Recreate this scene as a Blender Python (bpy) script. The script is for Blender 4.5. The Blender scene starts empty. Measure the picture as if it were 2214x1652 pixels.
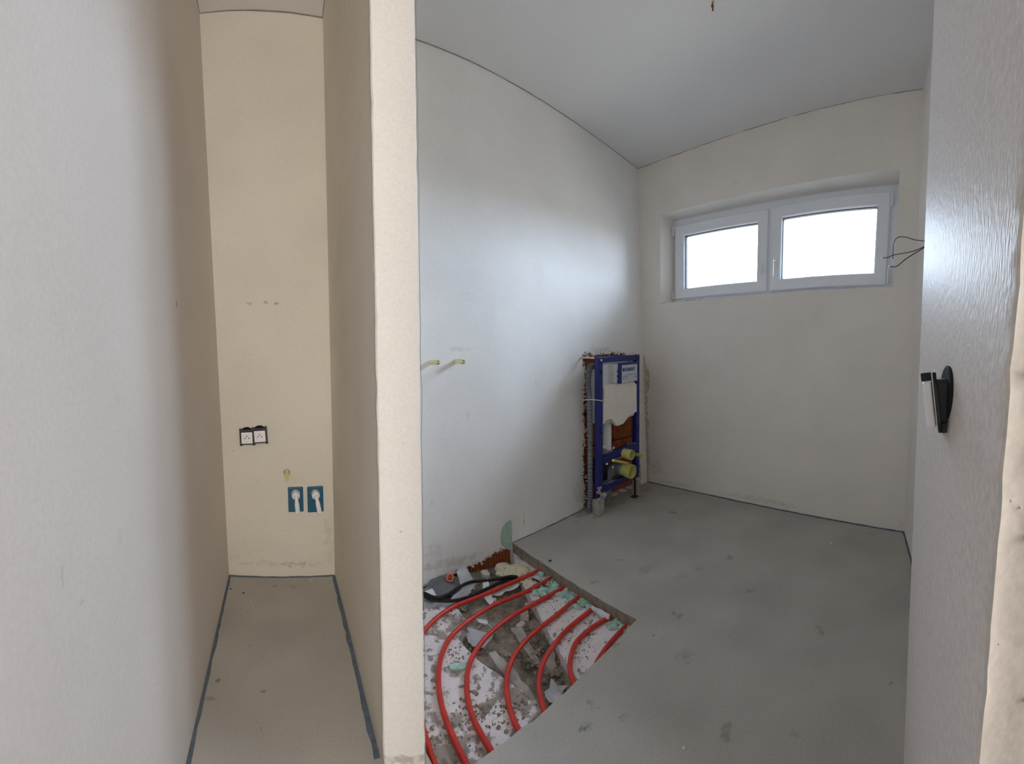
import bpy, bmesh, math, random
from mathutils import Vector, Matrix
from mathutils.geometry import delaunay_2d_cdt
random.seed(7)
SC = bpy.context.scene
COL = SC.collection
PI = math.pi
H = 2.686                                   # room height
# ------------------------------------------------------------------ camera: phone panorama = central cylindrical
F, YC, PIT, ROL, YAW = 813.97, 828.39, -0.0392870, 0.0103517, math.radians(35.8)
Rz = Matrix.Rotation(-YAW, 3, 'Z')
Rp = Matrix(((1, 0, 0), (0, math.cos(PIT), -math.sin(PIT)), (0, math.sin(PIT), math.cos(PIT))))
Rr = Matrix(((math.cos(ROL), 0, math.sin(ROL)), (0, 1, 0), (-math.sin(ROL), 0, math.cos(ROL))))
CAMR = Rz @ Rp @ Rr                         # columns: right, forward, up
CAMO = Vector((0, 0, 1.0))
cd = bpy.data.cameras.new('camera')
cam = bpy.data.objects.new('camera', cd); COL.objects.link(cam)
r, f, u = CAMR.col[0], CAMR.col[1], CAMR.col[2]
cam.matrix_world = Matrix(((r[0], u[0], -f[0], 0), (r[1], u[1], -f[1], 0), (r[2], u[2], -f[2], 1.0), (0, 0, 0, 1)))
cd.type = 'PANO'
cd.panorama_type = 'CENTRAL_CYLINDRICAL'
cd.central_cylindrical_radius = 1.0
cd.central_cylindrical_range_u_min = (0 - 1107.0) / F
cd.central_cylindrical_range_u_max = (2214 - 1107.0) / F
cd.central_cylindrical_range_v_min = (YC - 1652) / F
cd.central_cylindrical_range_v_max = YC / F
cd.clip_start = 0.01
SC.camera = cam
SC.view_settings.view_transform = 'Standard'
SC.view_settings.look = 'None'
SC.view_settings.gamma = 1.0
SC.view_settings.use_curve_mapping = False
SC.view_settings.exposure = 1.46
if hasattr(SC, 'cycles'):
    SC.cycles.max_bounces = 8; SC.cycles.diffuse_bounces = 7; SC.cycles.glossy_bounces = 2

# ------------------------------------------------------------------ overcast sky
wd = bpy.data.worlds.new('overcast_sky'); SC.world = wd; wd.use_nodes = True
nt = wd.node_tree; nt.nodes.clear()
wo = nt.nodes.new('ShaderNodeOutputWorld'); wb = nt.nodes.new('ShaderNodeBackground')
wt = nt.nodes.new('ShaderNodeTexCoord'); wx = nt.nodes.new('ShaderNodeSeparateXYZ'); wr = nt.nodes.new('ShaderNodeValToRGB')
nt.links.new(wt.outputs['Generated'], wx.inputs[0]); nt.links.new(wx.outputs['Z'], wr.inputs[0])
nt.links.new(wr.outputs[0], wb.inputs[0]); nt.links.new(wb.outputs[0], wo.inputs[0])
e = wr.color_ramp.elements
e[0].position = 0.0; e[0].color = (0.20, 0.20, 0.19, 1)
e[1].position = 0.06; e[1].color = (0.73, 0.87, 1.06, 1)
e2 = e.new(1.0); e2.color = (0.84, 0.95, 1.12, 1)
SKY = 9.0
wb.inputs[1].default_value = SKY


def area(name, loc, target, sx, sy, power, color=(1, 1, 1), portal=False):
    ld = bpy.data.lights.new(name, 'AREA'); ld.shape = 'RECTANGLE'; ld.size = sx; ld.size_y = sy
    ld.energy = power; ld.color = color
    o = bpy.data.objects.new(name, ld); COL.objects.link(o); o.location = loc
    o.rotation_euler = (Vector(target) - Vector(loc)).to_track_quat('-Z', 'Y').to_euler()
    if portal and hasattr(ld, 'cycles'):
        ld.cycles.is_portal = True
    return o


area('window_daylight', (2.85, 0.71, 1.89), (1.85, 0.90, 1.89), 1.95, 0.9, 1.0, portal=True)
area('assumed_hall_lamp', (-0.02, -1.80, 1.35), (-0.02, 0.9, 1.2), 0.5, 1.7, 12.5, (1.0, 0.96, 0.90))  # bare lamp added in the unseen hall, assumed source brightening partition end and niche

# ------------------------------------------------------------------ helpers

def ray(px, py):
    a = (px - 1107.0) / F
    return CAMR @ Vector((math.sin(a), math.cos(a), (YC - py) / F))


def at_z(px, py, z):                        # point of a horizontal plane seen at a pixel of the photograph
    d = ray(px, py); t = (z - 1.0) / d.z
    return CAMO + d * t


def at_y(px, py, y):
    d = ray(px, py); t = y / d.y
    return CAMO + d * t


def at_dist(px, py, D):
    d = ray(px, py)
    return CAMO + d * (D / math.hypot(d.x, d.y))


def interp(pts, x):
    if x <= pts[0][0]: a, b = pts[0], pts[1]
    elif x >= pts[-1][0]: a, b = pts[-2], pts[-1]
    else:
        for a, b in zip(pts, pts[1:]):
            if a[0] <= x <= b[0]: break
    return a[1] + (b[1] - a[1]) * (x - a[0]) / (b[0] - a[0])


def empty(name, loc, label=None, cat=None, group=None):
    o = bpy.data.objects.new(name, None); COL.objects.link(o); o.location = loc
    o.empty_display_size = 0.02
    tag(o, label, cat, group)
    return o


def tag(o, label=None, cat=None, group=None, kind=None):
    if label: o['label'] = label
    if cat: o['category'] = cat
    if group: o['group'] = group
    if kind: o['kind'] = kind
    return o


WORLD = {}


def world_of(o):
    v = Vector((0, 0, 0))
    while o is not None:
        v = v + o.location; o = o.parent
    return v


def obj(name, bm, mat, parent=None, base=None, smooth=False, label=None, kind=None):
    """bm is in world coordinates; base = the origin of a top-level object"""
    if parent is not None:
        b = world_of(parent)
    else:
        b = Vector(base) if base is not None else Vector((0, 0, 0))
    bmesh.ops.recalc_face_normals(bm, faces=bm.faces)
    bmesh.ops.translate(bm, verts=bm.verts, vec=-b)
    me = bpy.data.meshes.new(name); bm.to_mesh(me); bm.free()
    for m in (mat if isinstance(mat, (list, tuple)) else [mat]): me.materials.append(m)
    if smooth:
        for p in me.polygons: p.use_smooth = True
        if smooth is not True:
            try: me.set_sharp_from_angle(angle=smooth)
            except Exception: pass
    o = bpy.data.objects.new(name, me); COL.objects.link(o)
    if parent is not None: o.parent = parent
    else: o.location = b
    if label: o['label'] = label
    if kind: o['kind'] = kind
    return o


def add_box(bm, c, size, M=None, fm=None, bevel=0.0):
    """box with centre c and full size; M = rotation; fm = mapping of local coordinates to world"""
    sx, sy, sz = [s / 2 for s in size]
    b2 = bmesh.new() if bevel else bm
    vs = []
    for x, y, z in ((-1, -1, -1), (1, -1, -1), (1, 1, -1), (-1, 1, -1), (-1, -1, 1), (1, -1, 1), (1, 1, 1), (-1, 1, 1)):
        vs.append(b2.verts.new((x * sx, y * sy, z * sz)))
    for q in ((0, 3, 2, 1), (4, 5, 6, 7), (0, 1, 5, 4), (1, 2, 6, 5), (2, 3, 7, 6), (3, 0, 4, 7)):
        b2.faces.new([vs[i] for i in q])
    if bevel:
        bmesh.ops.bevel(b2, geom=list(b2.edges), offset=bevel, segments=2, profile=0.5, affect='EDGES')
        vs = list(b2.verts)
    for v in vs:
        p = v.co.copy()
        if M is not None: p = M @ p
        p = p + Vector(c)
        v.co = fm(p) if fm else p
    if bevel:
        merge(bm, b2)
    return bm


def merge(bm, b2):
    mp = {}
    for v in b2.verts: mp[v] = bm.verts.new(v.co)
    for fc in b2.faces:
        try: bm.faces.new([mp[v] for v in fc.verts])
        except ValueError: pass
    b2.free()


def catmull(pts, n=8):
    pts = [Vector(p) for p in pts]
    P = [pts[0] * 2 - pts[1]] + pts + [pts[-1] * 2 - pts[-2]]
    out = []
    for i in range(1, len(P) - 2):
        p0, p1, p2, p3 = P[i - 1], P[i], P[i + 1], P[i + 2]
        for k in range(n):
            t = k / n
            out.append(0.5 * ((2 * p1) + (p2 - p0) * t + (2 * p0 - 5 * p1 + 4 * p2 - p3) * t * t + (3 * p1 - p0 - 3 * p2 + p3) * t ** 3))
    out.append(pts[-1])
    return out


def add_tube(bm, pts, rad, n=10, cap=True):
    """rad: number or function of (index fraction)"""
    pts = [Vector(p) for p in pts]
    rings = []
    up = None
    for i, p in enumerate(pts):
        t = (pts[min(i + 1, len(pts) - 1)] - pts[max(i - 1, 0)]).normalized()
        if up is None:
            up = Vector((0, 0, 1)) if abs(t.z) < 0.9 else Vector((1, 0, 0))
        s = t.cross(up).normalized(); up = s.cross(t).normalized()
        rr = rad(i / (len(pts) - 1)) if callable(rad) else rad
        rings.append([bm.verts.new(p + (s * math.cos(2 * PI * k / n) + up * math.sin(2 * PI * k / n)) * rr) for k in range(n)])
    for a, b in zip(rings, rings[1:]):
        for k in range(n):
            bm.faces.new((a[k], a[(k + 1) % n], b[(k + 1) % n], b[k]))
    if cap:
        bm.faces.new(rings[0][::-1]); bm.faces.new(rings[-1])
    return bm


def add_lathe(bm, prof, o, axis, n=20, capa=True, capb=True):
    """prof: list of (distance along axis, radius)"""
    axis = Vector(axis).normalized(); o = Vector(o)
    s = axis.orthogonal().normalized(); t = axis.cross(s)
    rings = []
    for d, rr in prof:
        rings.append([bm.verts.new(o + axis * d + (s * math.cos(2 * PI * k / n) + t * math.sin(2 * PI * k / n)) * rr) for k in range(n)])
    for a, b in zip(rings, rings[1:]):
        for k in range(n):
            bm.faces.new((a[k], a[(k + 1) % n], b[(k + 1) % n], b[k]))
    if capa: bm.faces.new(rings[0][::-1])
    if capb: bm.faces.new(rings[-1])
    return bm


def add_prism(bm, poly, fm, d0, d1):
    """poly in 2D, fm(a, b, depth) -> world"""
    A = [bm.verts.new(fm(a, b, d0)) for a, b in poly]
    B = [bm.verts.new(fm(a, b, d1)) for a, b in poly]
    n = len(poly)
    fs = [bm.faces.new(A), bm.faces.new(B[::-1])]
    for i in range(n):
        bm.faces.new((A[i], A[(i + 1) % n], B[(i + 1) % n], B[i]))
    bmesh.ops.triangulate(bm, faces=fs)
    return bm


def inside(p, loops):
    c = False
    for L in loops:
        n = len(L)
        for i in range(n):
            (x1, y1), (x2, y2) = L[i], L[(i + 1) % n]
            if (y1 > p[1]) != (y2 > p[1]):
                if p[0] < (x2 - x1) * (p[1] - y1) / (y2 - y1) + x1: c = not c
    return c


def add_sheet(bm, loops, fm, T, grid=0.3, jit=None):
    """a slab with holes: loops[0] is the outline, the rest are holes; front at depth 0, back at depth T"""
    vs, es = [], []
    for L in loops:
        b = len(vs); vs += [Vector(p) for p in L]
        es += [(b + i, b + (i + 1) % len(L)) for i in range(len(L))]
    xs = [p[0] for p in loops[0]]; ys = [p[1] for p in loops[0]]
    x = min(xs) + grid * 0.51
    while x < max(xs):
        y = min(ys) + grid * 0.53
        while y < max(ys):
            if inside((x, y), loops): vs.append(Vector((x, y)))
            y += grid
        x += grid
    ov, oe, of, *_ = delaunay_2d_cdt(vs, es, [], 0, 1e-6)
    A = [bm.verts.new(fm(p.x, p.y, 0) if jit is None else fm(p.x, p.y, jit(p.x, p.y))) for p in ov]
    B = [bm.verts.new(fm(p.x, p.y, T)) for p in ov]
    cnt = {}
    for fc in of:
        c = sum((ov[i] for i in fc), Vector((0, 0))) / len(fc)
        if not inside(c, loops): continue
        bm.faces.new([A[i] for i in fc]); bm.faces.new([B[i] for i in reversed(fc)])
        for i in range(len(fc)):
            a, b = fc[i], fc[(i + 1) % len(fc)]
            if (b, a) in cnt: del cnt[(b, a)]
            else: cnt[(a, b)] = 1
    for a, b in cnt:
        bm.faces.new((A[b], A[a], B[a], B[b]))
    bmesh.ops.delete(bm, geom=[v for v in bm.verts if not v.link_faces], context='VERTS')
    return bm


def ragged(pts, step=0.02, amp=0.006, closed=True, seed=1):
    rnd = random.Random(seed); out = []
    n = len(pts) if closed else len(pts) - 1
    for i in range(n):
        a, b = Vector(pts[i]), Vector(pts[(i + 1) % len(pts)])
        L = (b - a).length; m = max(1, int(L / step)); nr = Vector((-(b - a).y, (b - a).x)).normalized()
        for k in range(m):
            t = (k + (rnd.uniform(-.3, .3) if k else 0)) / m
            p = a.lerp(b, t)
            if k: p = p + nr * rnd.gauss(0, amp)
            out.append((p.x, p.y))
    if not closed: out.append(tuple(pts[-1]))
    return out


# ------------------------------------------------------------------ materials

def new_mat(name):
    m = bpy.data.materials.new(name); m.use_nodes = True
    t = m.node_tree; b = t.nodes['Principled BSDF']
    return m, t, b


def mat(name, col, rough=0.5, metal=0.0, noise=0.0, scale=20.0, bump=0.0, bscale=None, spec=0.5, dist=0.002):
    m, t, b = new_mat(name)
    b.inputs['Roughness'].default_value = rough; b.inputs['Metallic'].default_value = metal
    b.inputs['Specular IOR Level'].default_value = spec
    g = t.nodes.new('ShaderNodeNewGeometry')
    n = t.nodes.new('ShaderNodeTexNoise'); n.inputs['Scale'].default_value = scale; n.inputs['Detail'].default_value = 3
    t.links.new(g.outputs['Position'], n.inputs['Vector'])
    r = t.nodes.new('ShaderNodeValToRGB'); t.links.new(n.outputs[0], r.inputs[0])
    a = [max(0, c * (1 - noise)) for c in col]; c2 = [min(1, c * (1 + noise)) for c in col]
    r.color_ramp.elements[0].position = 0.3; r.color_ramp.elements[1].position = 0.7
    r.color_ramp.elements[0].color = (*a, 1); r.color_ramp.elements[1].color = (*c2, 1)
    t.links.new(r.outputs[0], b.inputs['Base Color'])
    if bump:
        n2 = t.nodes.new('ShaderNodeTexNoise'); n2.inputs['Scale'].default_value = bscale or scale; n2.inputs['Detail'].default_value = 3
        t.links.new(g.outputs['Position'], n2.inputs['Vector'])
        bp = t.nodes.new('ShaderNodeBump'); bp.inputs['Strength'].default_value = bump; bp.inputs['Distance'].default_value = dist
        t.links.new(n2.outputs[0], bp.inputs['Height']); t.links.new(bp.outputs[0], b.inputs['Normal'])
    return m


def spotted(name, col, spots, rough=0.85, noise=0.03, nscale=2.5, fine=0.03, bump=0.25, bscale=60.0, vstretch=1.0, spec=0.3, blotch=None, dist=0.003):
    """surface with slow colour variation, fine grain and stains of their own: spots = (centre, radii xyz, colour, strength, wobble)"""
    m, t, b = new_mat(name); N = t.nodes.new; Lk = t.links.new
    b.inputs['Roughness'].default_value = rough; b.inputs['Specular IOR Level'].default_value = spec
    g = N('ShaderNodeNewGeometry')
    n1 = N('ShaderNodeTexNoise'); n1.inputs['Scale'].default_value = nscale; n1.inputs['Detail'].default_value = 2
    Lk(g.outputs['Position'], n1.inputs['Vector'])
    r1 = N('ShaderNodeMapRange'); r1.inputs['From Min'].default_value = .3; r1.inputs['From Max'].default_value = .7
    r1.inputs['To Min'].default_value = 1 - noise; r1.inputs['To Max'].default_value = 1 + noise
    Lk(n1.outputs[0], r1.inputs[0])
    n2 = N('ShaderNodeTexNoise'); n2.inputs['Scale'].default_value = 140; n2.inputs['Detail'].default_value = 1
    Lk(g.outputs['Position'], n2.inputs['Vector'])
    r2 = N('ShaderNodeMapRange'); r2.inputs['From Min'].default_value = .3; r2.inputs['From Max'].default_value = .7
    r2.inputs['To Min'].default_value = 1 - fine; r2.inputs['To Max'].default_value = 1 + fine
    Lk(n2.outputs[0], r2.inputs[0])
    mu = N('ShaderNodeMath'); mu.operation = 'MULTIPLY'; Lk(r1.outputs[0], mu.inputs[0]); Lk(r2.outputs[0], mu.inputs[1])
    vm = N('ShaderNodeVectorMath'); vm.operation = 'SCALE'; vm.inputs[0].default_value = col; Lk(mu.outputs[0], vm.inputs['Scale'])
    cur = vm.outputs[0]
    if blotch:                              # scattered specks: (scale, threshold, colour, strength)
        for sc_, th, bc, st in blotch:
            nb = N('ShaderNodeTexNoise'); nb.inputs['Scale'].default_value = sc_; nb.inputs['Detail'].default_value = 3; nb.inputs['Roughness'].default_value = .6
            Lk(g.outputs['Position'], nb.inputs['Vector'])
            rb = N('ShaderNodeMapRange'); rb.inputs['From Min'].default_value = th; rb.inputs['From Max'].default_value = th + .06
            rb.inputs['To Max'].default_value = st
            Lk(nb.outputs[0], rb.inputs[0])
            mb = N('ShaderNodeMix'); mb.data_type = 'RGBA'; Lk(rb.outputs[0], mb.inputs[0]); Lk(cur, mb.inputs[6]); mb.inputs[7].default_value = (*bc, 1)
            cur = mb.outputs[2]
    wob = N('ShaderNodeTexNoise'); wob.inputs['Scale'].default_value = 34; wob.inputs['Detail'].default_value = 2
    Lk(g.outputs['Position'], wob.inputs['Vector'])
    wc = N('ShaderNodeVectorMath'); wc.operation = 'SUBTRACT'; Lk(wob.outputs['Color'], wc.inputs[0]); wc.inputs[1].default_value = (.5, .5, .5)
    spk = N('ShaderNodeMapRange'); spk.inputs['From Min'].default_value = .40; spk.inputs['From Max'].default_value = .58; spk.inputs['To Min'].default_value = .3
    Lk(wob.outputs[0], spk.inputs[0])
    for c, rad, sc, st, wb_ in spots:
        ws = N('ShaderNodeVectorMath'); ws.operation = 'SCALE'; Lk(wc.outputs[0], ws.inputs[0]); ws.inputs['Scale'].default_value = wb_
        ad = N('ShaderNodeVectorMath'); Lk(g.outputs['Position'], ad.inputs[0]); Lk(ws.outputs[0], ad.inputs[1])
        sb = N('ShaderNodeVectorMath'); sb.operation = 'SUBTRACT'; Lk(ad.outputs[0], sb.inputs[0]); sb.inputs[1].default_value = c
        dv = N('ShaderNodeVectorMath'); dv.operation = 'DIVIDE'; Lk(sb.outputs[0], dv.inputs[0]); dv.inputs[1].default_value = rad
        ln = N('ShaderNodeVectorMath'); ln.operation = 'LENGTH'; Lk(dv.outputs[0], ln.inputs[0])
        mr = N('ShaderNodeMapRange'); mr.inputs['From Min'].default_value = 1.15; mr.inputs['From Max'].default_value = .6; mr.inputs['To Max'].default_value = st
        Lk(ln.outputs['Value'], mr.inputs[0])
        ms = N('ShaderNodeMath'); ms.operation = 'MULTIPLY'; Lk(mr.outputs[0], ms.inputs[0]); Lk(spk.outputs[0], ms.inputs[1])
        mx = N('ShaderNodeMix'); mx.data_type = 'RGBA'; Lk(ms.outputs[0], mx.inputs[0]); Lk(cur, mx.inputs[6]); mx.inputs[7].default_value = (*sc, 1)
        cur = mx.outputs[2]
    Lk(cur, b.inputs['Base Color'])
    if bump:
        mp = N('ShaderNodeMapping'); mp.inputs['Scale'].default_value = (1, 1, vstretch); Lk(g.outputs['Position'], mp.inputs[0])
        n3 = N('ShaderNodeTexNoise'); n3.inputs['Scale'].default_value = bscale; n3.inputs['Detail'].default_value = 2.5
        Lk(mp.outputs[0], n3.inputs['Vector'])
        bp = N('ShaderNodeBump'); bp.inputs['Strength'].default_value = bump; bp.inputs['Distance'].default_value = dist
        Lk(n3.outputs[0], bp.inputs['Height']); Lk(bp.outputs[0], b.inputs['Normal'])
    return m


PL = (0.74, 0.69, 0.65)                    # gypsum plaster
BRN = (0.30, 0.25, 0.19); GRY = (0.40, 0.38, 0.35); DK = (0.10, 0.09, 0.08)


def tank_y(x, z):
    t = z / H
    return interp(TB, x) * (1 - t) + interp(TT, x) * t


TB = [(.337, 1.75), (1.238, 1.725), (1.94, 1.81), (2.72, 1.803)]
TT = [(.3, 1.83), (.772, 1.837), (2.668, 1.878)]


def on_tank(px, py):
    y = 1.8
    for i in range(12):
        p = at_y(px, py, y); y = tank_y(p.x, p.z)
    return p


def spots_at(fn, lst):
    return [(tuple(fn(px, py)), rad, c, s, w) for px, py, rad, c, s, w in lst]


nic = lambda x, y: at_y(x, y, 1.815)
lft = lambda x, y: CAMO + ray(x, y) * (-.268 / ray(x, y).x)
flo = lambda x, y: at_z(x, y, 0)
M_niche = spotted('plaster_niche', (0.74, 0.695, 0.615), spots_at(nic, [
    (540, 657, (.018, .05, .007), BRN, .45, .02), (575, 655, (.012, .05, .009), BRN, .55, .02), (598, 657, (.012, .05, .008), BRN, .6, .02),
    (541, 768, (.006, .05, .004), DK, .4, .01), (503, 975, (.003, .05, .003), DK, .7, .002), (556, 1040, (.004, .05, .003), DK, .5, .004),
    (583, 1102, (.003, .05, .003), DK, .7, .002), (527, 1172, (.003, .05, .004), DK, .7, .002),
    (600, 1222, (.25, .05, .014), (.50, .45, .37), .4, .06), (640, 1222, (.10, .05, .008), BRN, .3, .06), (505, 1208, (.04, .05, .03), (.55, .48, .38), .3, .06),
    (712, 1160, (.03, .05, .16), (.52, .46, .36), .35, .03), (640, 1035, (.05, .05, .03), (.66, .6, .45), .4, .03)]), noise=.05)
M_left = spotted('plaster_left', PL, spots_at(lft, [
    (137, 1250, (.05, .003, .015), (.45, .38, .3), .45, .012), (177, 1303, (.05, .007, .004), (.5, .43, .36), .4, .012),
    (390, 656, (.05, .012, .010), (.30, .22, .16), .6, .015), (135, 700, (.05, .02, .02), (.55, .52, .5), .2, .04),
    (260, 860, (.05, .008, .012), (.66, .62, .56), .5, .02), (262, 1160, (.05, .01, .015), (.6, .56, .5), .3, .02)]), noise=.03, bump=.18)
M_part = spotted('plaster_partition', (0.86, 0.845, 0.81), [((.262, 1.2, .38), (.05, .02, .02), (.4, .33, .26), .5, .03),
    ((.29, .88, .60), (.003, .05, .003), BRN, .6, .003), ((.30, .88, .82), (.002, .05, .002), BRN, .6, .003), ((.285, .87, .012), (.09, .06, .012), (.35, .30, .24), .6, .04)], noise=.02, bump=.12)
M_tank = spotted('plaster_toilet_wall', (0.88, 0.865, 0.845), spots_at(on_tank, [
    (975, 1215, (.22, .06, .025), (.56, .47, .36), .45, .07), (940, 1195, (.05, .06, .05), (.58, .5, .4), .3, .06),
    (1134, 1122, (.0035, .06, .055), (.38, .34, .29), .8, .004), (935, 1087, (.012, .06, .018), (.5, .46, .4), .35, .03),
    (1000, 755, (.09, .06, .012), (.63, .60, .55), .35, .05), (1010, 900, (.02, .06, .03), (.6, .56, .5), .3, .05),
    (1160, 830, (.008, .06, .01), (.55, .5, .45), .4, .02), (1250, 1065, (.05, .06, .09), (.6, .5, .38), .4, .07),
    (1240, 790, (.05, .06, .05), (.66, .63, .58), .4, .06), (1300, 757, (.12, .06, .025), (.55, .5, .44), .45, .06),
    (1010, 640, (.06, .06, .03), (.72, .69, .64), .2, .08), (1165, 590, (.05, .06, .10), (.74, .715, .67), .2, .08)]), noise=.04, bump=.28, bscale=40)
M_floor = spotted('screed', (0.45, 0.43, 0.395), spots_at(flo, [
    (1262, 1110, (.10, .05, .3), (.20, .175, .14), .6, .05), (1290, 1118, (.05, .03, .3), (.20, .18, .15), .6, .04), (1335, 1090, (.10, .03, .3), (.21, .19, .16), .6, .05),
    (1385, 1075, (.07, .02, .3), (.20, .18, .15), .55, .04), (1400, 1057, (.09, .018, .3), (.20, .18, .15), .55, .04), (1320, 1075, (.2, .05, .3), (.22, .2, .17), .45, .06),
    (1455, 1108, (.02, .03, .3), (.2, .16, .12), .7, .02), (1472, 1122, (.02, .015, .3), (.22, .19, .15), .6, .02), (1487, 1103, (.02, .006, .3), (.15, .13, .11), .6, .01),
    (1512, 1230, (.035, .03, .3), (.25, .23, .21), .35, .09), (1475, 1245, (.05, .03, .3), (.27, .25, .22), .35, .10), (1400, 1230, (.06, .04, .3), (.26, .24, .21), .4, .05),
    (1480, 1418, (.03, .02, .3), (.23, .22, .2), .45, .09), (1268, 1572, (.022, .012, .3), (.13, .13, .12), .7, .05), (1350, 1550, (.014, .010, .3), (.17, .17, .14), .6, .05),
    (1414, 1374, (.006, .006, .3), (.1, .1, .1), .85, .002), (1690, 1272, (.02, .015, .3), (.24, .22, .2), .35, .06), (570, 1495, (.010, .008, .3), (.15, .14, .12), .7, .02),
    (472, 1470, (.010, .008, .3), (.15, .14, .12), .7, .02), (455, 1512, (.02, .01, .3), (.2, .18, .15), .5, .02), (672, 1254, (.012, .012, .3), (.62, .6, .56), .8, .015),
    (503, 1460, (.01, .05, .3), (.5, .48, .45), .4, .03), (1797, 1175, (.008, .008, .3), (.6, .58, .55), .8, .01)]),
    rough=.75, noise=.10, nscale=3.0, fine=.05, bump=.15, bscale=45, blotch=[(9, .665, (.25, .235, .21), .6), (70, .72, (.2, .19, .17), .6)])
M_win = spotted('plaster_window_wall', (0.85, 0.795, 0.735), [], noise=.03, bump=.15, bscale=40)
def on_win(px, py):
    o2, d2 = Vector((2.50, .78)), Vector((-.195, -.981))
    n2 = Vector((.981, -.195)); d = ray(px, py); t = (o2 + n2 * .05).dot(n2) / (d.x * n2.x + d.y * n2.y)
    return CAMO + d * t


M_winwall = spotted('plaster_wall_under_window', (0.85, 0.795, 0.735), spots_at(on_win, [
    (1690, 1092, (.05, .05, .022), (.34, .28, .2), .55, .05), (1700, 1088, (.02, .03, .010), (.2, .16, .11), .7, .03), (1678, 1097, (.012, .012, .010), (.2, .17, .13), .7, .01),
    (1757, 1106, (.02, .03, .006), (.25, .18, .12), .6, .02), (1600, 1078, (.05, .06, .02), (.42, .36, .27), .45, .05), (1640, 1088, (.3, .35, .02), (.58, .51, .42), .45, .06),
    (1800, 1105, (.012, .03, .010), (.4, .35, .3), .6, .02), (1868, 1117, (.008, .010, .004), (.15, .12, .1), .7, .004), (1950, 1130, (.03, .04, .04), (.5, .44, .36), .5, .05),
    (1522, 1030, (.008, .01, .014), (.35, .3, .25), .5, .01), (1663, 1058, (.006, .008, .012), (.4, .35, .3), .5, .01), (1588, 395, (.02, .03, .012), (.70, .64, .56), .7, .02),
    (1420, 1010, (.05, .08, .08), (.55, .47, .36), .4, .06), (1972, 266, (.006, .008, .005), (.3, .25, .2), .5, .01), (1450, 1045, (.15, .2, .015), (.55, .48, .38), .4, .05)]), noise=.035, bump=.15, bscale=40)
M_ceil = spotted('plaster_ceiling', (0.80, 0.79, 0.785), [], noise=.015, bump=.05)
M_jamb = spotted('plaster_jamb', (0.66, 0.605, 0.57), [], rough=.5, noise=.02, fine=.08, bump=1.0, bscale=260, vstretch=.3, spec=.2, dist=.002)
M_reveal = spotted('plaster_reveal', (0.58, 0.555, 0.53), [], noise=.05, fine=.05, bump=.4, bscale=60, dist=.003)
M_strip = mat('edge_foam_strip', (0.115, 0.15, 0.19), .9, noise=.25, scale=60)
M_gap = mat('shrinkage_crack', (0.27, 0.26, 0.25), .9)
M_brick = mat('hollow_brick', (0.42, 0.125, 0.05), .9, noise=.25, scale=18, bump=.3, bscale=90)
M_mortar = mat('mortar', (0.42, 0.39, 0.35), .95, noise=.2, scale=30, bump=.5, bscale=60)
M_rough = mat('torn_plaster', (0.60, 0.53, 0.43), .95, noise=.3, scale=45, bump=.8, bscale=70, dist=.006)
M_slabedge = mat('screed_edge', (0.26, 0.215, 0.165), .95, noise=.25, scale=40, bump=.6, bscale=90)
M_pvc = mat('white_pvc', (0.86, 0.89, 0.94), .35, noise=.01)
M_seal = mat('grey_gasket', (0.10, 0.105, 0.115), .6)
M_blue = mat('blue_powder_coat', (0.010, 0.020, 0.17), .42, noise=.12, scale=30)
M_cream = mat('cream_polystyrene', (0.90, 0.85, 0.78), .7, noise=.03, scale=15)
M_grey = mat('grey_plastic', (0.66, 0.67, 0.69), .5, noise=.08, scale=25)
M_label = mat('silver_label', (0.62, 0.66, 0.72), .35, noise=.06, scale=60)
M_navy = mat('print_blue', (0.02, 0.05, 0.25), .5)
M_yel = mat('yellow_plastic', (0.68, 0.66, 0.20), .45, noise=.06, scale=40)
M_paleyel = mat('pale_yellow_plug', (0.80, 0.74, 0.42), .4, noise=.1, scale=60)
M_conduit = mat('grey_conduit', (0.20, 0.215, 0.235), .6, noise=.1, scale=40)
M_black = mat('black_plastic', (0.012, 0.012, 0.013), .45)
M_dark = mat('box_black_hole_shade', (0.006, 0.006, 0.006), .9)  # black of wall boxes, also shade painted in for slots and holes
M_white = mat('white_plastic', (0.86, 0.86, 0.86), .3)
M_teal = mat('petrol_blue_plastic', (0.012, 0.105, 0.19), .4, noise=.05)
M_chrome = mat('chrome', (0.75, 0.75, 0.76), .15, 1.0)
M_red = mat('red_heating_pipe', (0.62, 0.035, 0.02), .33, noise=.14, scale=22)
M_eps = spotted('dirty_polystyrene', (0.78, 0.72, 0.72), [], rough=.8, noise=.06, nscale=8, bump=.4, bscale=120, blotch=[(26, .60, (.22, .19, .16), .85), (70, .66, (.16, .14, .12), .85)])
M_eps2 = spotted('muddy_polystyrene', (0.78, 0.72, 0.72), [], rough=.8, noise=.06, nscale=8, bump=.4, bscale=120, blotch=[(9, .52, (.255, .205, .16), .8), (30, .56, (.22, .19, .16), .85), (80, .63, (.16, .14, .12), .85)])
M_sand = mat('screed_rubble', (0.30, 0.25, 0.20), .95, noise=.4, scale=25, bump=1.0, bscale=70, dist=.012)
M_sliver = mat('dirty_board_edge', (0.40, 0.365, 0.33), .9, noise=.3, scale=22, bump=.5, bscale=60)
M_chunk = mat('pale_chunk', (0.62, 0.56, 0.50), .9, noise=.15, scale=60, bump=.4, bscale=90)
M_film = mat('grey_film', (0.50, 0.50, 0.52), .4, noise=.25, scale=14, bump=.3, bscale=25, dist=.01)
M_white_film = mat('white_film', (0.78, 0.78, 0.80), .5, noise=.08, scale=20)
M_mint = mat('mint_foam', (0.42, 0.60, 0.52), .7, noise=.25, scale=35, bump=.5, bscale=60)
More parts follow.
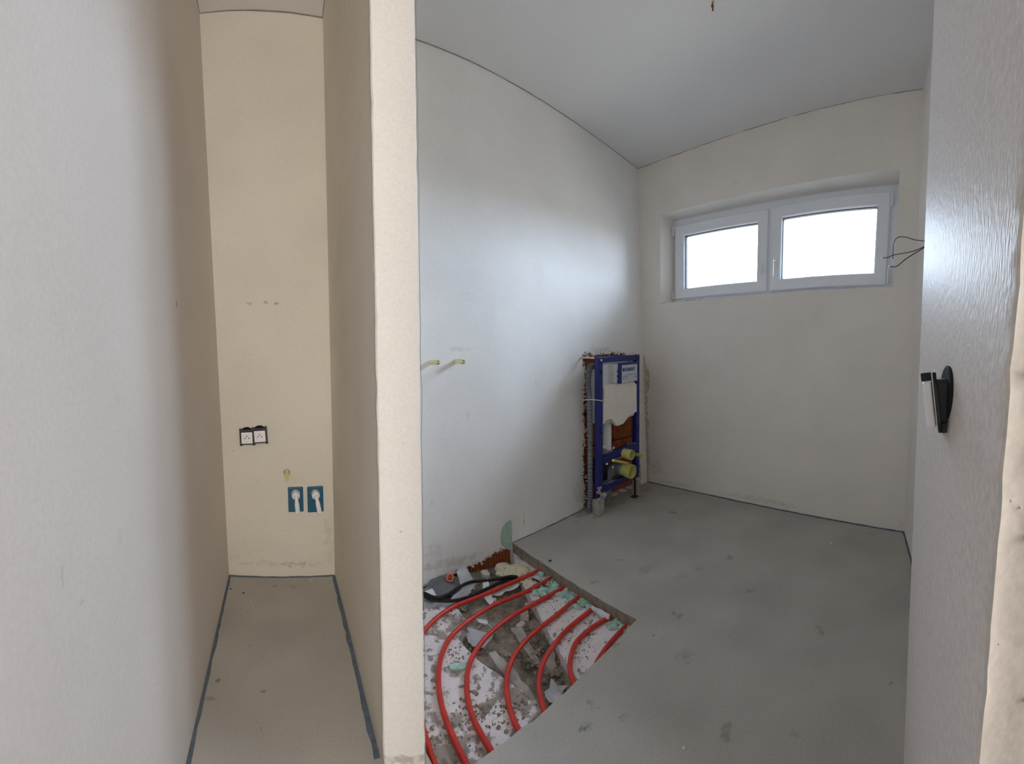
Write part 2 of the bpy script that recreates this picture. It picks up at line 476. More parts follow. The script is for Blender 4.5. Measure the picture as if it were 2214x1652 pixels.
M_beige = spotted('beige_foam', (0.72, 0.66, 0.48), [], rough=.8, bump=.5, bscale=60, blotch=[(45, .62, (.2, .15, .08), .9)])
M_orange = mat('orange_conduit', (0.85, 0.22, 0.12), .5, noise=.2, scale=60)
M_wire = mat('dark_wire', (0.03, 0.03, 0.032), .6)
M_mintpaint = mat('mint_putty', (0.40, 0.58, 0.47), .85, noise=.12, scale=30)

m_glass, t_, b_ = new_mat('window_glass')
t_.nodes.remove(b_)
tr = t_.nodes.new('ShaderNodeBsdfTransparent'); tr.inputs[0].default_value = (.93, .95, .96, 1)
gl = t_.nodes.new('ShaderNodeBsdfGlossy'); gl.inputs['Roughness'].default_value = .02
fr = t_.nodes.new('ShaderNodeFresnel'); fr.inputs[0].default_value = 1.45
mg = t_.nodes.new('ShaderNodeMixShader')
t_.links.new(fr.outputs[0], mg.inputs[0]); t_.links.new(tr.outputs[0], mg.inputs[1]); t_.links.new(gl.outputs[0], mg.inputs[2])
t_.links.new(mg.outputs[0], t_.nodes['Material Output'].inputs[0])

# ------------------------------------------------------------------ the room


def struct(name, bm, m, label=None, parent=None, smooth=False):
    o = obj(name, bm, m, parent, smooth=smooth, label=label)
    o['kind'] = 'structure'
    return o


# floor: a screed slab with an opening broken into it
HOLE = [(.352, .795), (.50, .803), (.672, .806), (.813, .815), (1.0, .826), (1.191, .838), (1.205, 1.1), (1.222, 1.42), (1.236, 1.728), (1.236, 1.80), (.352, 1.80)]
bm = bmesh.new()
add_sheet(bm, [[(-.40, -2.8), (3.2, -2.8), (3.2, 2.1), (-.40, 2.1)], ragged(HOLE, .03, .0012, seed=3)], lambda x, y, d: Vector((x, y, -d)), .055, .4)
for fc in bm.faces:
    if abs(fc.normal.z) < .5: fc.material_index = 1
floor = struct('floor', bm, [M_floor, M_slabedge])
bm = bmesh.new(); add_box(bm, (1.4, -.35, -.20), (3.8, 5.0, .08)); sub = struct('subfloor', bm, M_slabedge, parent=floor)

# ceiling
bm = bmesh.new(); add_box(bm, (1.4, -.35, H + .06), (3.8, 5.0, .12)); ceiling = struct('ceiling', bm, M_ceil)


def quadmap(bl, br, tl, tr, out):
    """(s in 0..1, z) -> world on a wall given by its plan corners at floor and ceiling; depth goes along out"""
    bl, br, tl, tr, out = [Vector(v) for v in (bl, br, tl, tr, out)]

    def fm(s, z, d):
        t = z / H
        p = bl.lerp(br, s) * (1 - t) + tl.lerp(tr, s) * t
        return Vector((p.x + out.x * d, p.y + out.y * d, z))
    return fm


def rect(a0, a1, b0, b1): return [(a0, b0), (a1, b0), (a1, b1), (a0, b1)]


# left wall of niche and room, back of the niche
fml = lambda y, z, d: Vector(((-.269 + (1.844 - y) * .006) * (1 - z / H) + (-.303 + (1.76 - y) * .008) * z / H - d, y, z))
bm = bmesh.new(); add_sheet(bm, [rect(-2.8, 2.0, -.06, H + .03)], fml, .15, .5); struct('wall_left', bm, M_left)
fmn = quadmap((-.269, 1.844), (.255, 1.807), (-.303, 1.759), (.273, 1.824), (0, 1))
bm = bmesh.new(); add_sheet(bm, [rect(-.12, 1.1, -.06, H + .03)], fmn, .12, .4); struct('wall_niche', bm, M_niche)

# partition between niche and bathroom
prof_b = [(.237, .894), (.337, .856), (.342, 1.86), (.256, 1.86)]
prof_t = [(.2505, .891), (.3516, .850), (.356, 1.90), (.275, 1.90)]
bm = bmesh.new(); rnd = random.Random(5)
NZ = 70; rings = []
for k in range(NZ + 1):
    z = -.06 + (H + .09) * k / NZ; t = z / H
    ring = []
    for i, (a, b) in enumerate(zip(prof_b, prof_t)):
        p = Vector(a).lerp(Vector(b), t)
        j = .0006 if i < 2 else 0
        ring.append(Vector((p.x + rnd.gauss(0, j), p.y + rnd.gauss(0, j), z)))
    # small chamfers on the two front edges
    a, b = ring[0], ring[1]; d = (b - a).normalized()
    ring = [a + Vector((.0, .004, 0)), a + d * .004, b - d * .004, b + Vector((.0, .004, 0)), ring[2], ring[3]]
    if z > 2.05: ring[2] = ring[2] - d * .006; ring[3] = ring[3] + Vector((-.006, .0, 0))
    rings.append([bm.verts.new(p) for p in ring])
for a, b in zip(rings, rings[1:]):
    for i in range(6): bm.faces.new((a[i], a[(i + 1) % 6], b[(i + 1) % 6], b[i]))
bm.faces.new(rings[0][::-1]); bm.faces.new(rings[-1]); bm.normal_update()
for fc in bm.faces:
    if fc.normal.x < -.5 and fc.calc_center_median().y > .9: fc.material_index = 1
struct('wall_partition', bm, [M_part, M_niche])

# toilet wall: plaster layer with a chase for the toilet frame and a torn foot over the floor opening
fmt = lambda x, z, d: Vector((x, tank_y(x, z) + d, z))
foot = [(.698, -.099), (.76, -.088), (.812, -.066), (.90, -.062), (.969, -.058), (1.043, -.044), (1.10, -.030), (1.151, -.022), (1.19, -.018), (1.234, -.030)]
outer = [(.30, H + .03), (.30, -.11)] + ragged(foot, .016, .007, closed=False, seed=2) + [(1.237, -.15), (3.0, -.15), (3.0, H + .03)]
chase = [(1.915, .0), (1.925, .10), (1.918, .3), (1.925, .42), (1.932, .55), (1.940, .70), (1.938, .78), (1.955, .86), (1.952, .95), (1.935, 1.03), (1.93, 1.085), (1.98, 1.10), (2.1, 1.105), (2.25, 1.11), (2.42, 1.115), (2.60, 1.10), (2.63, .8), (2.61, .4), (2.63, .0)]
chase_r = ragged(chase, .014, .007, seed=4)
bm = bmesh.new()
add_sheet(bm, [outer, chase_r], fmt, .055, .35)
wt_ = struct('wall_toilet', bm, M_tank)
bm = bmesh.new(); add_box(bm, (1.65, 2.03, 1.25), (2.9, .12, 3.1)); struct('masonry', bm, M_mortar, parent=wt_)


def brick_bm(x0, x1, z0, z1, y0, y1, groove=.021):
    """hollow clay block: comb of vertical ribs on the face"""
    bm = bmesh.new(); n = max(2, int(round((x1 - x0) / groove)))
    prof = []
    for i in range(n):
        a = x0 + (x1 - x0) * i / n; w = (x1 - x0) / n
        prof += [(a + w * .04, y0 + .009), (a + w * .20, y0), (a + w * .62, y0), (a + w * .78, y0 + .009)]
    prof += [(x1, y1), (x0, y1)]
    add_prism(bm, prof, lambda a, b, d: Vector((a, b, d)), z0, z1)
    return bm


x = 1.86; row = 0
for z0, z1 in ((-.05, .165), (.177, .41), (.422, .655), (.667, .90), (.912, 1.14)):
    xs = [1.84 + (.12 if row % 2 else 0) + .252 * k for k in range(-1, 5)]
    for x0 in xs:
        if x0 + .24 < 1.85 or x0 > 2.8: continue
        obj('brick', brick_bm(x0, x0 + .24, z0, z1, 1.878, 1.975), M_brick, wt_)
    row += 1
for x0 in (.38, .632, .884, 1.02):
    obj('brick', brick_bm(x0, min(x0 + .245, 1.30), -.158, -.018, 1.748, 1.86), M_brick, wt_)


def crumbs(path, fm, n, r0, r1, seed, spread=.012, lift=.004):
    """broken lumps of plaster along a torn edge, one mesh"""
    rnd = random.Random(seed); bm = bmesh.new()
    segs = list(zip(path, path[1:])); Ls = [(Vector(b) - Vector(a)).length for a, b in segs]; tot = sum(Ls)
    for i in range(n):
        q = rnd.random() * tot
        for (a, b), L in zip(segs, Ls):
            if q <= L: break
            q -= L
        p = Vector(a).lerp(Vector(b), q / max(L, 1e-6)) + Vector((rnd.gauss(0, spread), rnd.gauss(0, spread)))
        lump(bm, fm(p.x, p.y, rnd.uniform(-lift, .02)), rnd.uniform(r0, r1), rnd)
    return bm


def lump(bm, c, r, rnd, flat=1.0):
    b2 = bmesh.new(); bmesh.ops.create_icosphere(b2, subdivisions=1, radius=r)
    sx, sy = rnd.uniform(.6, 1.4), rnd.uniform(.6, 1.4); rot = Matrix.Rotation(rnd.uniform(0, 6.28), 3, 'Z') @ Matrix.Rotation(rnd.uniform(-.5, .5), 3, 'X')
    for v in b2.verts:
        v.co = rot @ Vector((v.co.x * sx * rnd.uniform(.8, 1.2), v.co.y * sy * rnd.uniform(.8, 1.2), v.co.z * flat * rnd.uniform(.75, 1.1))) + Vector(c)
    merge(bm, b2)


left_edge = chase[:12]; top_edge = chase[10:16]
o = obj('torn_edge', crumbs(left_edge, fmt, 240, .003, .012, 11, spread=.014), M_rough, wt_, label='ragged beige torn plaster edge'); o['kind'] = 'stuff'
o = obj('torn_edge', crumbs(top_edge, fmt, 90, .003, .011, 12), M_rough, wt_, label='ragged torn plaster edge above the toilet frame'); o['kind'] = 'stuff'
o = obj('torn_edge', crumbs(foot, fmt, 110, .003, .010, 13, spread=.007), M_rough, wt_, label='torn plaster foot above the floor opening'); o['kind'] = 'stuff'

# window wall
AF, BF, AC, BC = (2.724, 1.803), (2.316, -.251), (2.668, 1.878), (2.264, -.293)
OUT = Vector((2.054, -.408)).normalized()
fmw0 = quadmap(AF, BF, AC, BC, (OUT.x, OUT.y))


def fmw(s, z, d):                           # the outer wall is slightly bowed outwards
    return fmw0(s, z, d + .095 * 4 * s * (1 - s))


WIN = [(.0873, 1.535), (.9345, 1.523), (.940, 2.232), (.0954, 2.256)]
bm = bmesh.new()
def dense(L, n):
    out = []
    for a, b in zip(L, L[1:] + L[:1]):
        out += [tuple(Vector(a).lerp(Vector(b), k / n)) for k in range(n)]
    return out


add_sheet(bm, [dense(rect(-.10, 1.08, -.06, H + .03), 12), dense(WIN, 10)], fmw, .30, .10)
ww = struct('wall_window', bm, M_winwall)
rim = [(.004, .02), (.010, .3), (.012, .55), (.010, .75), (.022, .88), (.018, .96), (.008, 1.05)]
bm = bmesh.new(); add_sheet(bm, [ragged([(-.03, -.02), (.012, -.02), (.014, .2), (.010, .45), (.015, .6), (.012, .78), (.026, .84), (.028, .95), (.012, 1.02), (.004, 1.10), (-.03, 1.12)], .02, .003, seed=15)], lambda a, b, d: fmw(a, b, d - .006), .02, .06)
struct('broken_render', bm, M_rough, 'rough bare render strip where the plaster broke away', ww)
o = obj('torn_edge', crumbs(rim, fmw, 170, .003, .009, 14, spread=.005, lift=.012), M_rough, ww, label='torn plaster beside the toilet frame'); o['kind'] = 'stuff'

# right wall, jamb with the light switch, hall behind the camera
fmr = lambda x, z, d: Vector((x, -.252 - (z / H) * .03 - d - (2.3 - x) * .02, z))
bm = bmesh.new(); add_sheet(bm, [rect(.72, 2.7, -.06, H + .03)], fmr, .2, .4); struct('wall_right', bm, M_win)

jr = random.Random(9)
ragx = [jr.gauss(0, .0022) for _ in range(200)]


def jamb_front(s, z):                       # s 0 near edge .. 1 far edge
    xn = .252
    x = xn + (.726 - xn) * s
    yn, yf = -.050 - .0485 * z, -.088 - .0101 * z
    return Vector((x, yn + (yf - yn) * s, z))


bm = bmesh.new(); NZ = 180; rows = []
for k in range(NZ + 1):
    z = -.06 + (H + .09) * k / NZ
    row_ = []
    e_ = ragx[k]
    p0 = jamb_front(0, z)
    row_.append(Vector((p0.x + .012, -.46, z)))
    row_.append(Vector((p0.x + .006, -.30, z)))
    for d in (.16, .12, .085, .06, .04, .025, .012):
        row_.append(Vector((p0.x + .003 + e_ * .12 + jr.gauss(0, .00018), p0.y - d, z)))
    row_.append(p0 + Vector((e_ * .5 - .0005, -.002, 0)))
    row_.append(p0 + Vector((.0015 + abs(e_) * .5, e_ * .3, 0)))
    for s in (.04, .2, .4, .6, .8, .985): row_.append(jamb_front(s, z))
    q = jamb_front(1, z); row_.append(q + Vector((0, -.006, 0))); row_.append(Vector((q.x + .004, -.46, z)))
    rows.append([bm.verts.new(p) for p in row_])
n = len(rows[0])
for a, b in zip(rows, rows[1:]):
    for i in range(n):
        fc = bm.faces.new((a[i], a[(i + 1) % n], b[(i + 1) % n], b[i]))
        if i < 10: fc.material_index = 1
bm.faces.new(rows[0][::-1]); bm.faces.new(rows[-1])
jamb = struct('wall_jamb', bm, [M_jamb, M_reveal], smooth=math.radians(38))
bm = bmesh.new(); rnd = random.Random(21)
for i in range(70):                         # drips and splashes of plaster on the reveal
    z = rnd.uniform(.68, 1.25); p0 = jamb_front(0, z)
    lump(bm, p0 + Vector((.0022, -rnd.uniform(.006, .09), 0)), rnd.uniform(.0008, .0028), rnd, 1.2)
o = obj('plaster_splash', bm, M_reveal, jamb, smooth=True, label='small plaster drops on the door reveal'); o['kind'] = 'stuff'

bm = bmesh.new(); add_box(bm, (1.55, -1.6, H / 2), (.12, 2.4, H + .1)); struct('wall_hall_right', bm, M_win)
bm = bmesh.new(); add_box(bm, (.6, -1.95, H / 2), (2.2, .12, H + .1)); struct('wall_hall_back', bm, M_win)
bm = bmesh.new(); add_box(bm, (1.1, -.45, H / 2), (1.0, .12, H + .1)); struct('wall_hall_front', bm, M_win)

# edge foam strips along the walls and cracks at the ceiling
n_trim = [0]


def trim(bm, m):
    n_trim[0] += 1
    return struct('trim_%d' % n_trim[0], bm, m)


def strip(pts, w=.010, z=.0015, seed=1):
    """thin foam strip standing in the joint: pts on the wall foot, strip to the right-hand side of travel"""
    rnd = random.Random(seed); bm = bmesh.new(); P = []
    for a, b in zip(pts, pts[1:]):
        a, b = Vector(a), Vector(b); m = max(2, int((b - a).length / .04))
        for k in range(m): P.append(a.lerp(b, k / m))
    P.append(Vector(pts[-1]))
    A = []
    for i, p in enumerate(P):
        t = (P[min(i + 1, len(P) - 1)] - P[max(0, i - 1)]).normalized(); nr = Vector((t.y, -t.x))
        ww_ = w * rnd.uniform(.75, 1.2); zz = z + rnd.uniform(-.0005, .002)
        q = p + nr * ww_; p2 = p - nr * .004
        A.append([bm.verts.new((p2.x, p2.y, -.03)), bm.verts.new((p2.x, p2.y, zz)), bm.verts.new((q.x, q.y, zz)), bm.verts.new((q.x, q.y, -.03))])
    for a, b in zip(A, A[1:]):
        for i in range(4): bm.faces.new((a[i], a[(i + 1) % 4], b[(i + 1) % 4], b[i]))
    bm.faces.new(A[0]); bm.faces.new(A[-1][::-1])
    return bm


trim(strip([(-.258, -1.0), (-.264, .9), (-.268, 1.835)], .012), M_strip)
trim(strip([(-.268, 1.836), (0, 1.822), (.25, 1.803)], .007), M_strip)
trim(strip([(.252, 1.80), (.2295, .91)], .012), M_strip)
trim(strip([(1.238, 1.728), (1.5, 1.757), (1.94, 1.808), (2.05, 1.806)], .006, seed=4), M_strip)
trim(strip([tuple(fmw(k / 10, 0, .004).xy) for k in range(11)], .014, .005, seed=5), M_strip)
trim(strip([(2.31, -.252), (1.9, -.262), (1.5, -.27)], .012, .004, seed=6), M_strip)


def crack(pts, r=.0016):
    bm = bmesh.new(); P = []
    for a, b in zip(pts, pts[1:]):
        a, b = Vector(a), Vector(b); m = max(2, int((b - a).length / .05))
        for k in range(m): P.append(a.lerp(b, k / m) + Vector((random.gauss(0, .0008), random.gauss(0, .0008), random.gauss(0, .0008))))
    P.append(Vector(pts[-1])); add_tube(bm, P, r, 6)
    return bm


zc = H - .0005
trim(crack([(.352, 1.83, zc), (.772, 1.836, zc), (2.667, 1.877, zc)], .0022), M_gap)
trim(crack([tuple(fmw(k / 10, zc, -.0005)) for k in range(11)], .002), M_gap)
trim(crack([(-.302, 1.758, zc), (.273, 1.822, zc)], .003), M_gap)
trim(crack([(-.302, 1.758, zc), (-.296, .9, zc)], .0025), M_gap)
trim(crack([(.273, 1.822, zc), (.2515, .9, zc)], .0025), M_gap)
trim(crack([(.2365, .8955, .0), (.2500, .8925, 2.62)], .0009), M_gap)
trim(crack([(.3375, .8575, .0), (.3505, .8525, 2.0)], .0007), M_gap)

# ------------------------------------------------------------------ window
DEP = .15
WW, WH = 1.77, .716
no3 = Vector((OUT.x, OUT.y, 0))


def wf(p):                                  # local window coordinates: x along from the corner side, z up, y outward
    a, b = p.x / WW, p.z / WH
    (s0, z0), (s1, z1), (s2, z2), (s3, z3) = WIN
    s = (s0 * (1 - a) + s1 * a) * (1 - b) + (s3 * (1 - a) + s2 * a) * b
    z = (z0 * (1 - a) + z1 * a) * (1 - b) + (z3 * (1 - a) + z2 * a) * b
    return fmw(s, z, DEP + p.y)


def frame_bm(x0, x1, z0, z1, w, y0, y1, bev=.004, ns=1):
    """mitred rectangular frame with a slightly chamfered face"""
    bm = bmesh.new()
    loops = []
    for inset, y in ((0, y1), (0, y0 + bev), (bev, y0), (w - bev, y0), (w, y0 + bev * 1.6), (w, y1)):
        loops.append([bm.verts.new(wf(Vector(q))) for q in [(x0 + inset + (x1 - x0 - 2 * inset) * k / ns, y, z0 + inset) for k in range(ns + 1)] + [(x1 - inset - (x1 - x0 - 2 * inset) * k / ns, y, z1 - inset) for k in range(ns + 1)]])
    for a, b in zip(loops, loops[1:] + loops[:1]):
        m = len(a)
        for i in range(m): bm.faces.new((a[i], a[(i + 1) % m], b[(i + 1) % m], b[i]))
    return bm


SW = .8473                                   # s-range of the opening


def lu(s): return (s - .0914) / SW * WW


def lz(z): return z - 1.528


win = struct('window_1', frame_bm(-.004, WW + .004, -.004, WH + .004, .088, .03, .10, ns=8), M_pvc)
bm = bmesh.new(); add_box(bm, (lu(.4945), .05, WH / 2), (.05, .055, WH - .08), fm=wf); struct('mullion', bm, M_pvc, parent=win)
for nm, (x0, x1, z0, z1) in (('left', (lu(.1025), lu(.4885), .052, .655)), ('right', (lu(.5005), lu(.904), .052, .662))):
    sash = struct('sash', frame_bm(x0, x1, z0, z1, .083, .0, .07, .006), M_pvc, parent=win)
    struct('gasket', frame_bm(x0 + .078, x1 - .078, z0 + .078, z1 - .078, .010, .022, .05, .001), M_seal, parent=sash)
    bm = bmesh.new(); add_box(bm, ((x0 + x1) / 2, .04, (z0 + z1) / 2), (x1 - x0 - .16, .006, z1 - z0 - .16), fm=wf)
    struct('pane', bm, m_glass, parent=sash)
    if nm == 'right':
        hx = x0 + .042
        bm = bmesh.new(); add_box(bm, (hx, -.006, .262), (.026, .012, .072), fm=wf, bevel=.003); struct('handle_base', bm, M_white, parent=sash)
        bm = bmesh.new(); add_box(bm, (hx, -.03, .262), (.016, .04, .016), fm=wf, bevel=.003)
        add_box(bm, (hx, -.046, .205), (.018, .012, .125), fm=wf, bevel=.004); struct('handle', bm, M_white, parent=sash)
        for z0_, z1_ in ((.56, .67), (.055, .155)):
            bm = bmesh.new(); add_box(bm, (x1 + .012, -.004, (z0_ + z1_) / 2), (.014, .02, z1_ - z0_), fm=wf, bevel=.004); struct('hinge', bm, M_pvc, parent=sash)
    else:
        bm = bmesh.new(); add_box(bm, (x1 - .045, -.004, .235), (.020, .008, .055), fm=wf, bevel=.002)
        add_box(bm, (x1 - .036, -.007, .205), (.010, .008, .045), fm=wf, bevel=.002); struct('catch', bm, M_white, parent=sash)
        for z0_, z1_ in ((.58, .66), (.055, .115)):
            bm = bmesh.new(); add_box(bm, (x0 - .008, -.004, (z0_ + z1_) / 2), (.012, .02, z1_ - z0_), fm=wf, bevel=.004); struct('hinge', bm, M_pvc, parent=sash)
bm = bmesh.new(); rnd = random.Random(31)
for i in range(26): lump(bm, wf(Vector((rnd.uniform(.20, .38), -.148, .002 + rnd.uniform(0, .004)))), rnd.uniform(.003, .008), rnd, .6)
for i in range(10): lump(bm, wf(Vector((rnd.uniform(.0, .05), -.148, .002 + rnd.uniform(0, .004)))), rnd.uniform(.003, .007), rnd, .6)
o = obj('plaster_crumb', bm, M_reveal, win, label='white plaster crumbs on the sill edge'); o['kind'] = 'stuff'
bm = bmesh.new(); lump(bm, wf(Vector((1.10, .02, .022))), .016, rnd, .7); lump(bm, wf(Vector((1.13, .02, .016))), .011, rnd, .7)
struct('sealant_blob', bm, M_grey, parent=win)

# ------------------------------------------------------------------ concealed-cistern toilet frame
FY, FD = 1.66, .04                           # front face and depth of the steel profile
fx = lambda px, py: at_y(px, py, FY)
SH = .062                                    # the bars climb slightly to the right


def tz(x, z): return z + SH * (x - 2.15)


root = empty('toilet_frame', (2.15, FY + .02, 0), 'blue steel toilet frame with cream cistern cover set in the broken wall', 'toilet frame')
XL, XR, PW = 1.912, 2.392, .042


def sheared_box(bm, x0, x1, y0, y1, z0, z1, bevel=.003):
    def fm(p): return Vector((p.x, p.y, tz(p.x, p.z)))
    add_box(bm, ((x0 + x1) / 2, (y0 + y1) / 2, (z0 + z1) / 2), (x1 - x0, y1 - y0, z1 - z0), fm=fm, bevel=bevel)


for x0, zb in ((XL, .115), (XR - PW, .135)):
    bm = bmesh.new(); sheared_box(bm, x0, x0 + PW, FY, FY + FD, zb, 1.088)
    up = obj('upright', bm, M_blue, root)
    for zz, ww_ in (((1.06, .010), (.985, .014), (.57, .010), (.60, .006), (.30, .007)) if x0 < 2 else ((1.06, .010), (.98, .012), (.50, .008), (.20, .008))):
        bm = bmesh.new(); sheared_box(bm, x0 + PW / 2 - ww_ / 2, x0 + PW / 2 + ww_ / 2, FY - .0015, FY + .002, zz - ww_, zz + ww_, 0)
        obj('slot', bm, M_dark, up)  # dark plate on the face in place of the slot's inner shade
bm = bmesh.new(); sheared_box(bm, XL + PW - .002, XR - PW + .002, FY + .002, FY + FD, 1.046, 1.087); obj('top_rail', bm, M_blue, root)
bm = bmesh.new(); add_lathe(bm, [(0, .009), (.004, .009)], (1.934, FY - .003, tz(1.934, 1.065)), (0, 1, 0), 12); obj('screw', bm, M_chrome, root)
bm = bmesh.new(); add_tube(bm, [(1.93, FY + .03, 1.065), (1.915, 1.80, 1.07), (1.91, 1.87, 1.07)], .006, 8); obj('wall_bracket', bm, M_chrome, root, label='galvanised wall anchor rod')
bm = bmesh.new(); sheared_box(bm, XL + PW - .002, XR - PW + .002, FY - .004, FY + FD, .352, .412); bar = obj('cross_bar', bm, M_blue, root)
bm = bmesh.new(); rnd = random.Random(8)
for i in range(40): lump(bm, (rnd.uniform(1.96, 2.10), rnd.uniform(FY, FY + .03), tz(2.03, .414)), rnd.uniform(.002, .007), rnd, .4)
for i in range(20): lump(bm, (rnd.uniform(2.26, 2.34), rnd.uniform(FY, FY + .03), tz(2.3, .414)), rnd.uniform(.002, .007), rnd, .4)
obj('mortar_spill', bm, M_mortar, bar, kind='stuff', label='grey mortar crumbs lying on the bar')
bm = bmesh.new(); sheared_box(bm, XL + PW - .002, XR - PW + .002, FY - .002, FY + FD, .150, .196); bar = obj('cross_bar', bm, M_blue, root)
bm = bmesh.new()
for i in range(50): lump(bm, (rnd.uniform(1.95, 2.13), rnd.uniform(FY, FY + .03), tz(2.03, .198)), rnd.uniform(.002, .008), rnd, .4)
for i in range(14): lump(bm, (rnd.uniform(2.28, 2.34), rnd.uniform(FY, FY + .03), tz(2.3, .198)), rnd.uniform(.002, .007), rnd, .4)
obj('mortar_spill', bm, M_mortar, bar, kind='stuff', label='grey mortar crumbs lying on the lower bar')
# feet
bm = bmesh.new(); add_box(bm, (1.918, FY + .012, .05), (.062, .06, .10), bevel=.004)
for i in range(14): lump(bm, (rnd.uniform(1.90, 1.945), rnd.uniform(FY - .03, FY + .02), rnd.uniform(.10, .19)), rnd.uniform(.008, .018), rnd)
obj('foot', bm, M_mortar, root, label='left foot cast into grey mortar')
bm = bmesh.new(); add_tube(bm, [(2.345, FY + .01, .0), (2.345, FY + .01, .16)], .007, 8); add_box(bm, (2.345, FY + .01, .004), (.05, .04, .008)); obj('foot', bm, M_black, root, label='black threaded right foot')
bm = bmesh.new(); add_box(bm, (2.385, FY + .03, .06), (.03, .05, .12), bevel=.003); obj('foot_block', bm, M_mortar, root)
# cistern body behind the frame, opening box with blue bracket and label
bm = bmesh.new(); sheared_box(bm, 1.957, 2.345, FY + .012, FY + .12, .62, 1.040, .012)
for k in range(3): sheared_box(bm, 2.03 + .02 * k, 2.036 + .02 * k, FY + .008, FY + .02, .885, 1.035, 0)
cis = obj('cistern', bm, M_grey, root)
bm = bmesh.new(); sheared_box(bm, 2.070, 2.335, FY - .018, FY + .03, .895, 1.030, .005); obj('service_box', bm, M_grey, cis)
bm = bmesh.new()
sheared_box(bm, 2.098, 2.340, FY - .030, FY - .012, 1.020, 1.036, .002); sheared_box(bm, 2.098, 2.128, FY - .030, FY - .012, .890, 1.022, .002)
sheared_box(bm, 2.322, 2.340, FY - .030, FY - .012, .905, 1.022, .002)
for zz in (.90, .935, .97): sheared_box(bm, 2.088, 2.100, FY - .028, FY - .014, zz, zz + .018, .001)
obj('bracket', bm, M_blue, cis, label='blue bracket around the label plate')
bm = bmesh.new(); sheared_box(bm, 2.128, 2.322, FY - .027, FY - .016, .893, 1.020, .002); obj('label_plate', bm, M_label, cis, label='silver printed label plate')
bm = bmesh.new(); sheared_box(bm, 2.140, 2.162, FY - .0285, FY - .026, .975, .997, 0)
obj('logo', bm, M_navy, cis, label='small blue square logo')


def text_mesh(name, s, size, M, m, parent, ext=.0006):
    cu = bpy.data.curves.new(name, 'FONT'); cu.body = s; cu.size = size; cu.extrude = ext; cu.offset = size * .018
    cu.align_x = 'LEFT'
    to = bpy.data.objects.new(name, cu); COL.objects.link(to)
    dg = bpy.context.evaluated_depsgraph_get(); me = bpy.data.meshes.new_from_object(to.evaluated_get(dg))
    bpy.data.objects.remove(to)
    bm = bmesh.new(); bm.from_mesh(me); bpy.data.meshes.remove(me)
    for v in bm.verts: v.co = M(v.co)
    return obj(name, bm, m, parent)


text_mesh('lettering', 'GEBERIT', .034, lambda p: Vector((2.166 + p.x * .98, FY - .0282 - p.z, tz(2.166 + p.x, .974 + p.y))), M_navy, cis)
bm = bmesh.new()                             # printed pictogram: little tank outline and arrows
for x0, x1, z0, z1 in ((2.20, 2.27, .945, .949), (2.19, 2.194, .915, .949), (2.145, 2.165, .915, .919), (2.150, 2.155, .919, .945), (2.165, 2.19, .935, .939), (2.285, 2.31, .925, .929), (2.295, 2.299, .929, .96)):
    sheared_box(bm, x0, x1, FY - .0282, FY - .0265, z0, z1, 0)
obj('pictogram', bm, M_conduit, cis, label='faint printed drawing on the label')
# cream insulation cover
cover = [(1.953, .632), (1.962, .87), (1.995, .893), (2.30, .888), (2.337, .862), (2.340, .655), (2.246, .640), (2.170, .592), (2.102, .588), (2.047, .640), (2.035, .650), (1.985, .652)]
bm = bmesh.new()
add_prism(bm, cover, lambda a, b, d: Vector((a, FY - .010 + d, tz(a, b))), 0, .03)
cov = obj('cistern_cover', bm, M_cream, root, label='cream polystyrene cistern cover')
bm = bmesh.new()
for x0, x1, z in ((2.02, 2.13, .795), (2.00, 2.22, .752), (2.04, 2.26, .73), (2.02, 2.12, .70)): sheared_box(bm, x0, x1, FY - .0108, FY - .008, z, z + .003, 0)
obj('moulded_line', bm, M_cream, cov)
bm = bmesh.new(); add_tube(bm, [(1.905, FY - .003, .782), (1.93, FY - .006, .776), (1.955, FY - .004, .782), (1.965, FY - .012, .80)], .003, 6); add_tube(bm, [(1.905, FY - .003, .782), (1.895, FY + .05, .785), (1.86, FY + .1, .78)], .003, 6)
obj('white_cord', bm, M_white, root, label='thin white tie around the left upright')
# flush pipe, drain, hoses
bm = bmesh.new(); add_tube(bm, catmull([(2.09, FY + .075, .68), (2.085, FY + .075, .5), (2.085, FY + .07, .40), (2.12, FY + .05, .372), (2.18, FY + .02, .37)]), .034, 16); obj('flush_pipe', bm, M_white, root, smooth=True, label='white flush pipe')
bm = bmesh.new(); add_tube(bm, catmull([(1.965, FY + .07, .415), (2.0, FY + .06, .44), (2.04, FY + .05, .43), (2.07, FY + .05, .40)]), .014, 10); obj('supply_bend', bm, M_white, root, smooth=True)
bm = bmesh.new(); add_tube(bm, catmull([(2.20, FY + .02, .25), (2.19, FY + .09, .245), (2.13, FY + .11, .20), (2.10, FY + .10, .12), (2.09, FY + .10, -.02)]), .050, 18); obj('drain_bend', bm, M_conduit, root, smooth=True, label='dark grey drain bend')
bm = bmesh.new(); add_box(bm, (2.03, FY + .10, .27), (.13, .06, .17), bevel=.01); obj('drain_bracket', bm, M_black, root)
bm = bmesh.new()
hose = catmull([(1.955, FY + .08, 1.01), (1.93, FY + .09, 1.01), (1.905, FY + .085, .965), (1.895, FY + .08, .88), (1.90, FY + .075, .78), (1.905, FY + .075, .5), (1.906, FY + .075, .2), (1.908, FY + .08, .0)], 22)
add_tube(bm, hose, lambda t: .019 + .0022 * (1 if int(t * 150) % 2 else -1), 12); obj('grey_hose', bm, M_conduit, root, label='ribbed grey protective hose')
# yellow site plugs and rod sleeves


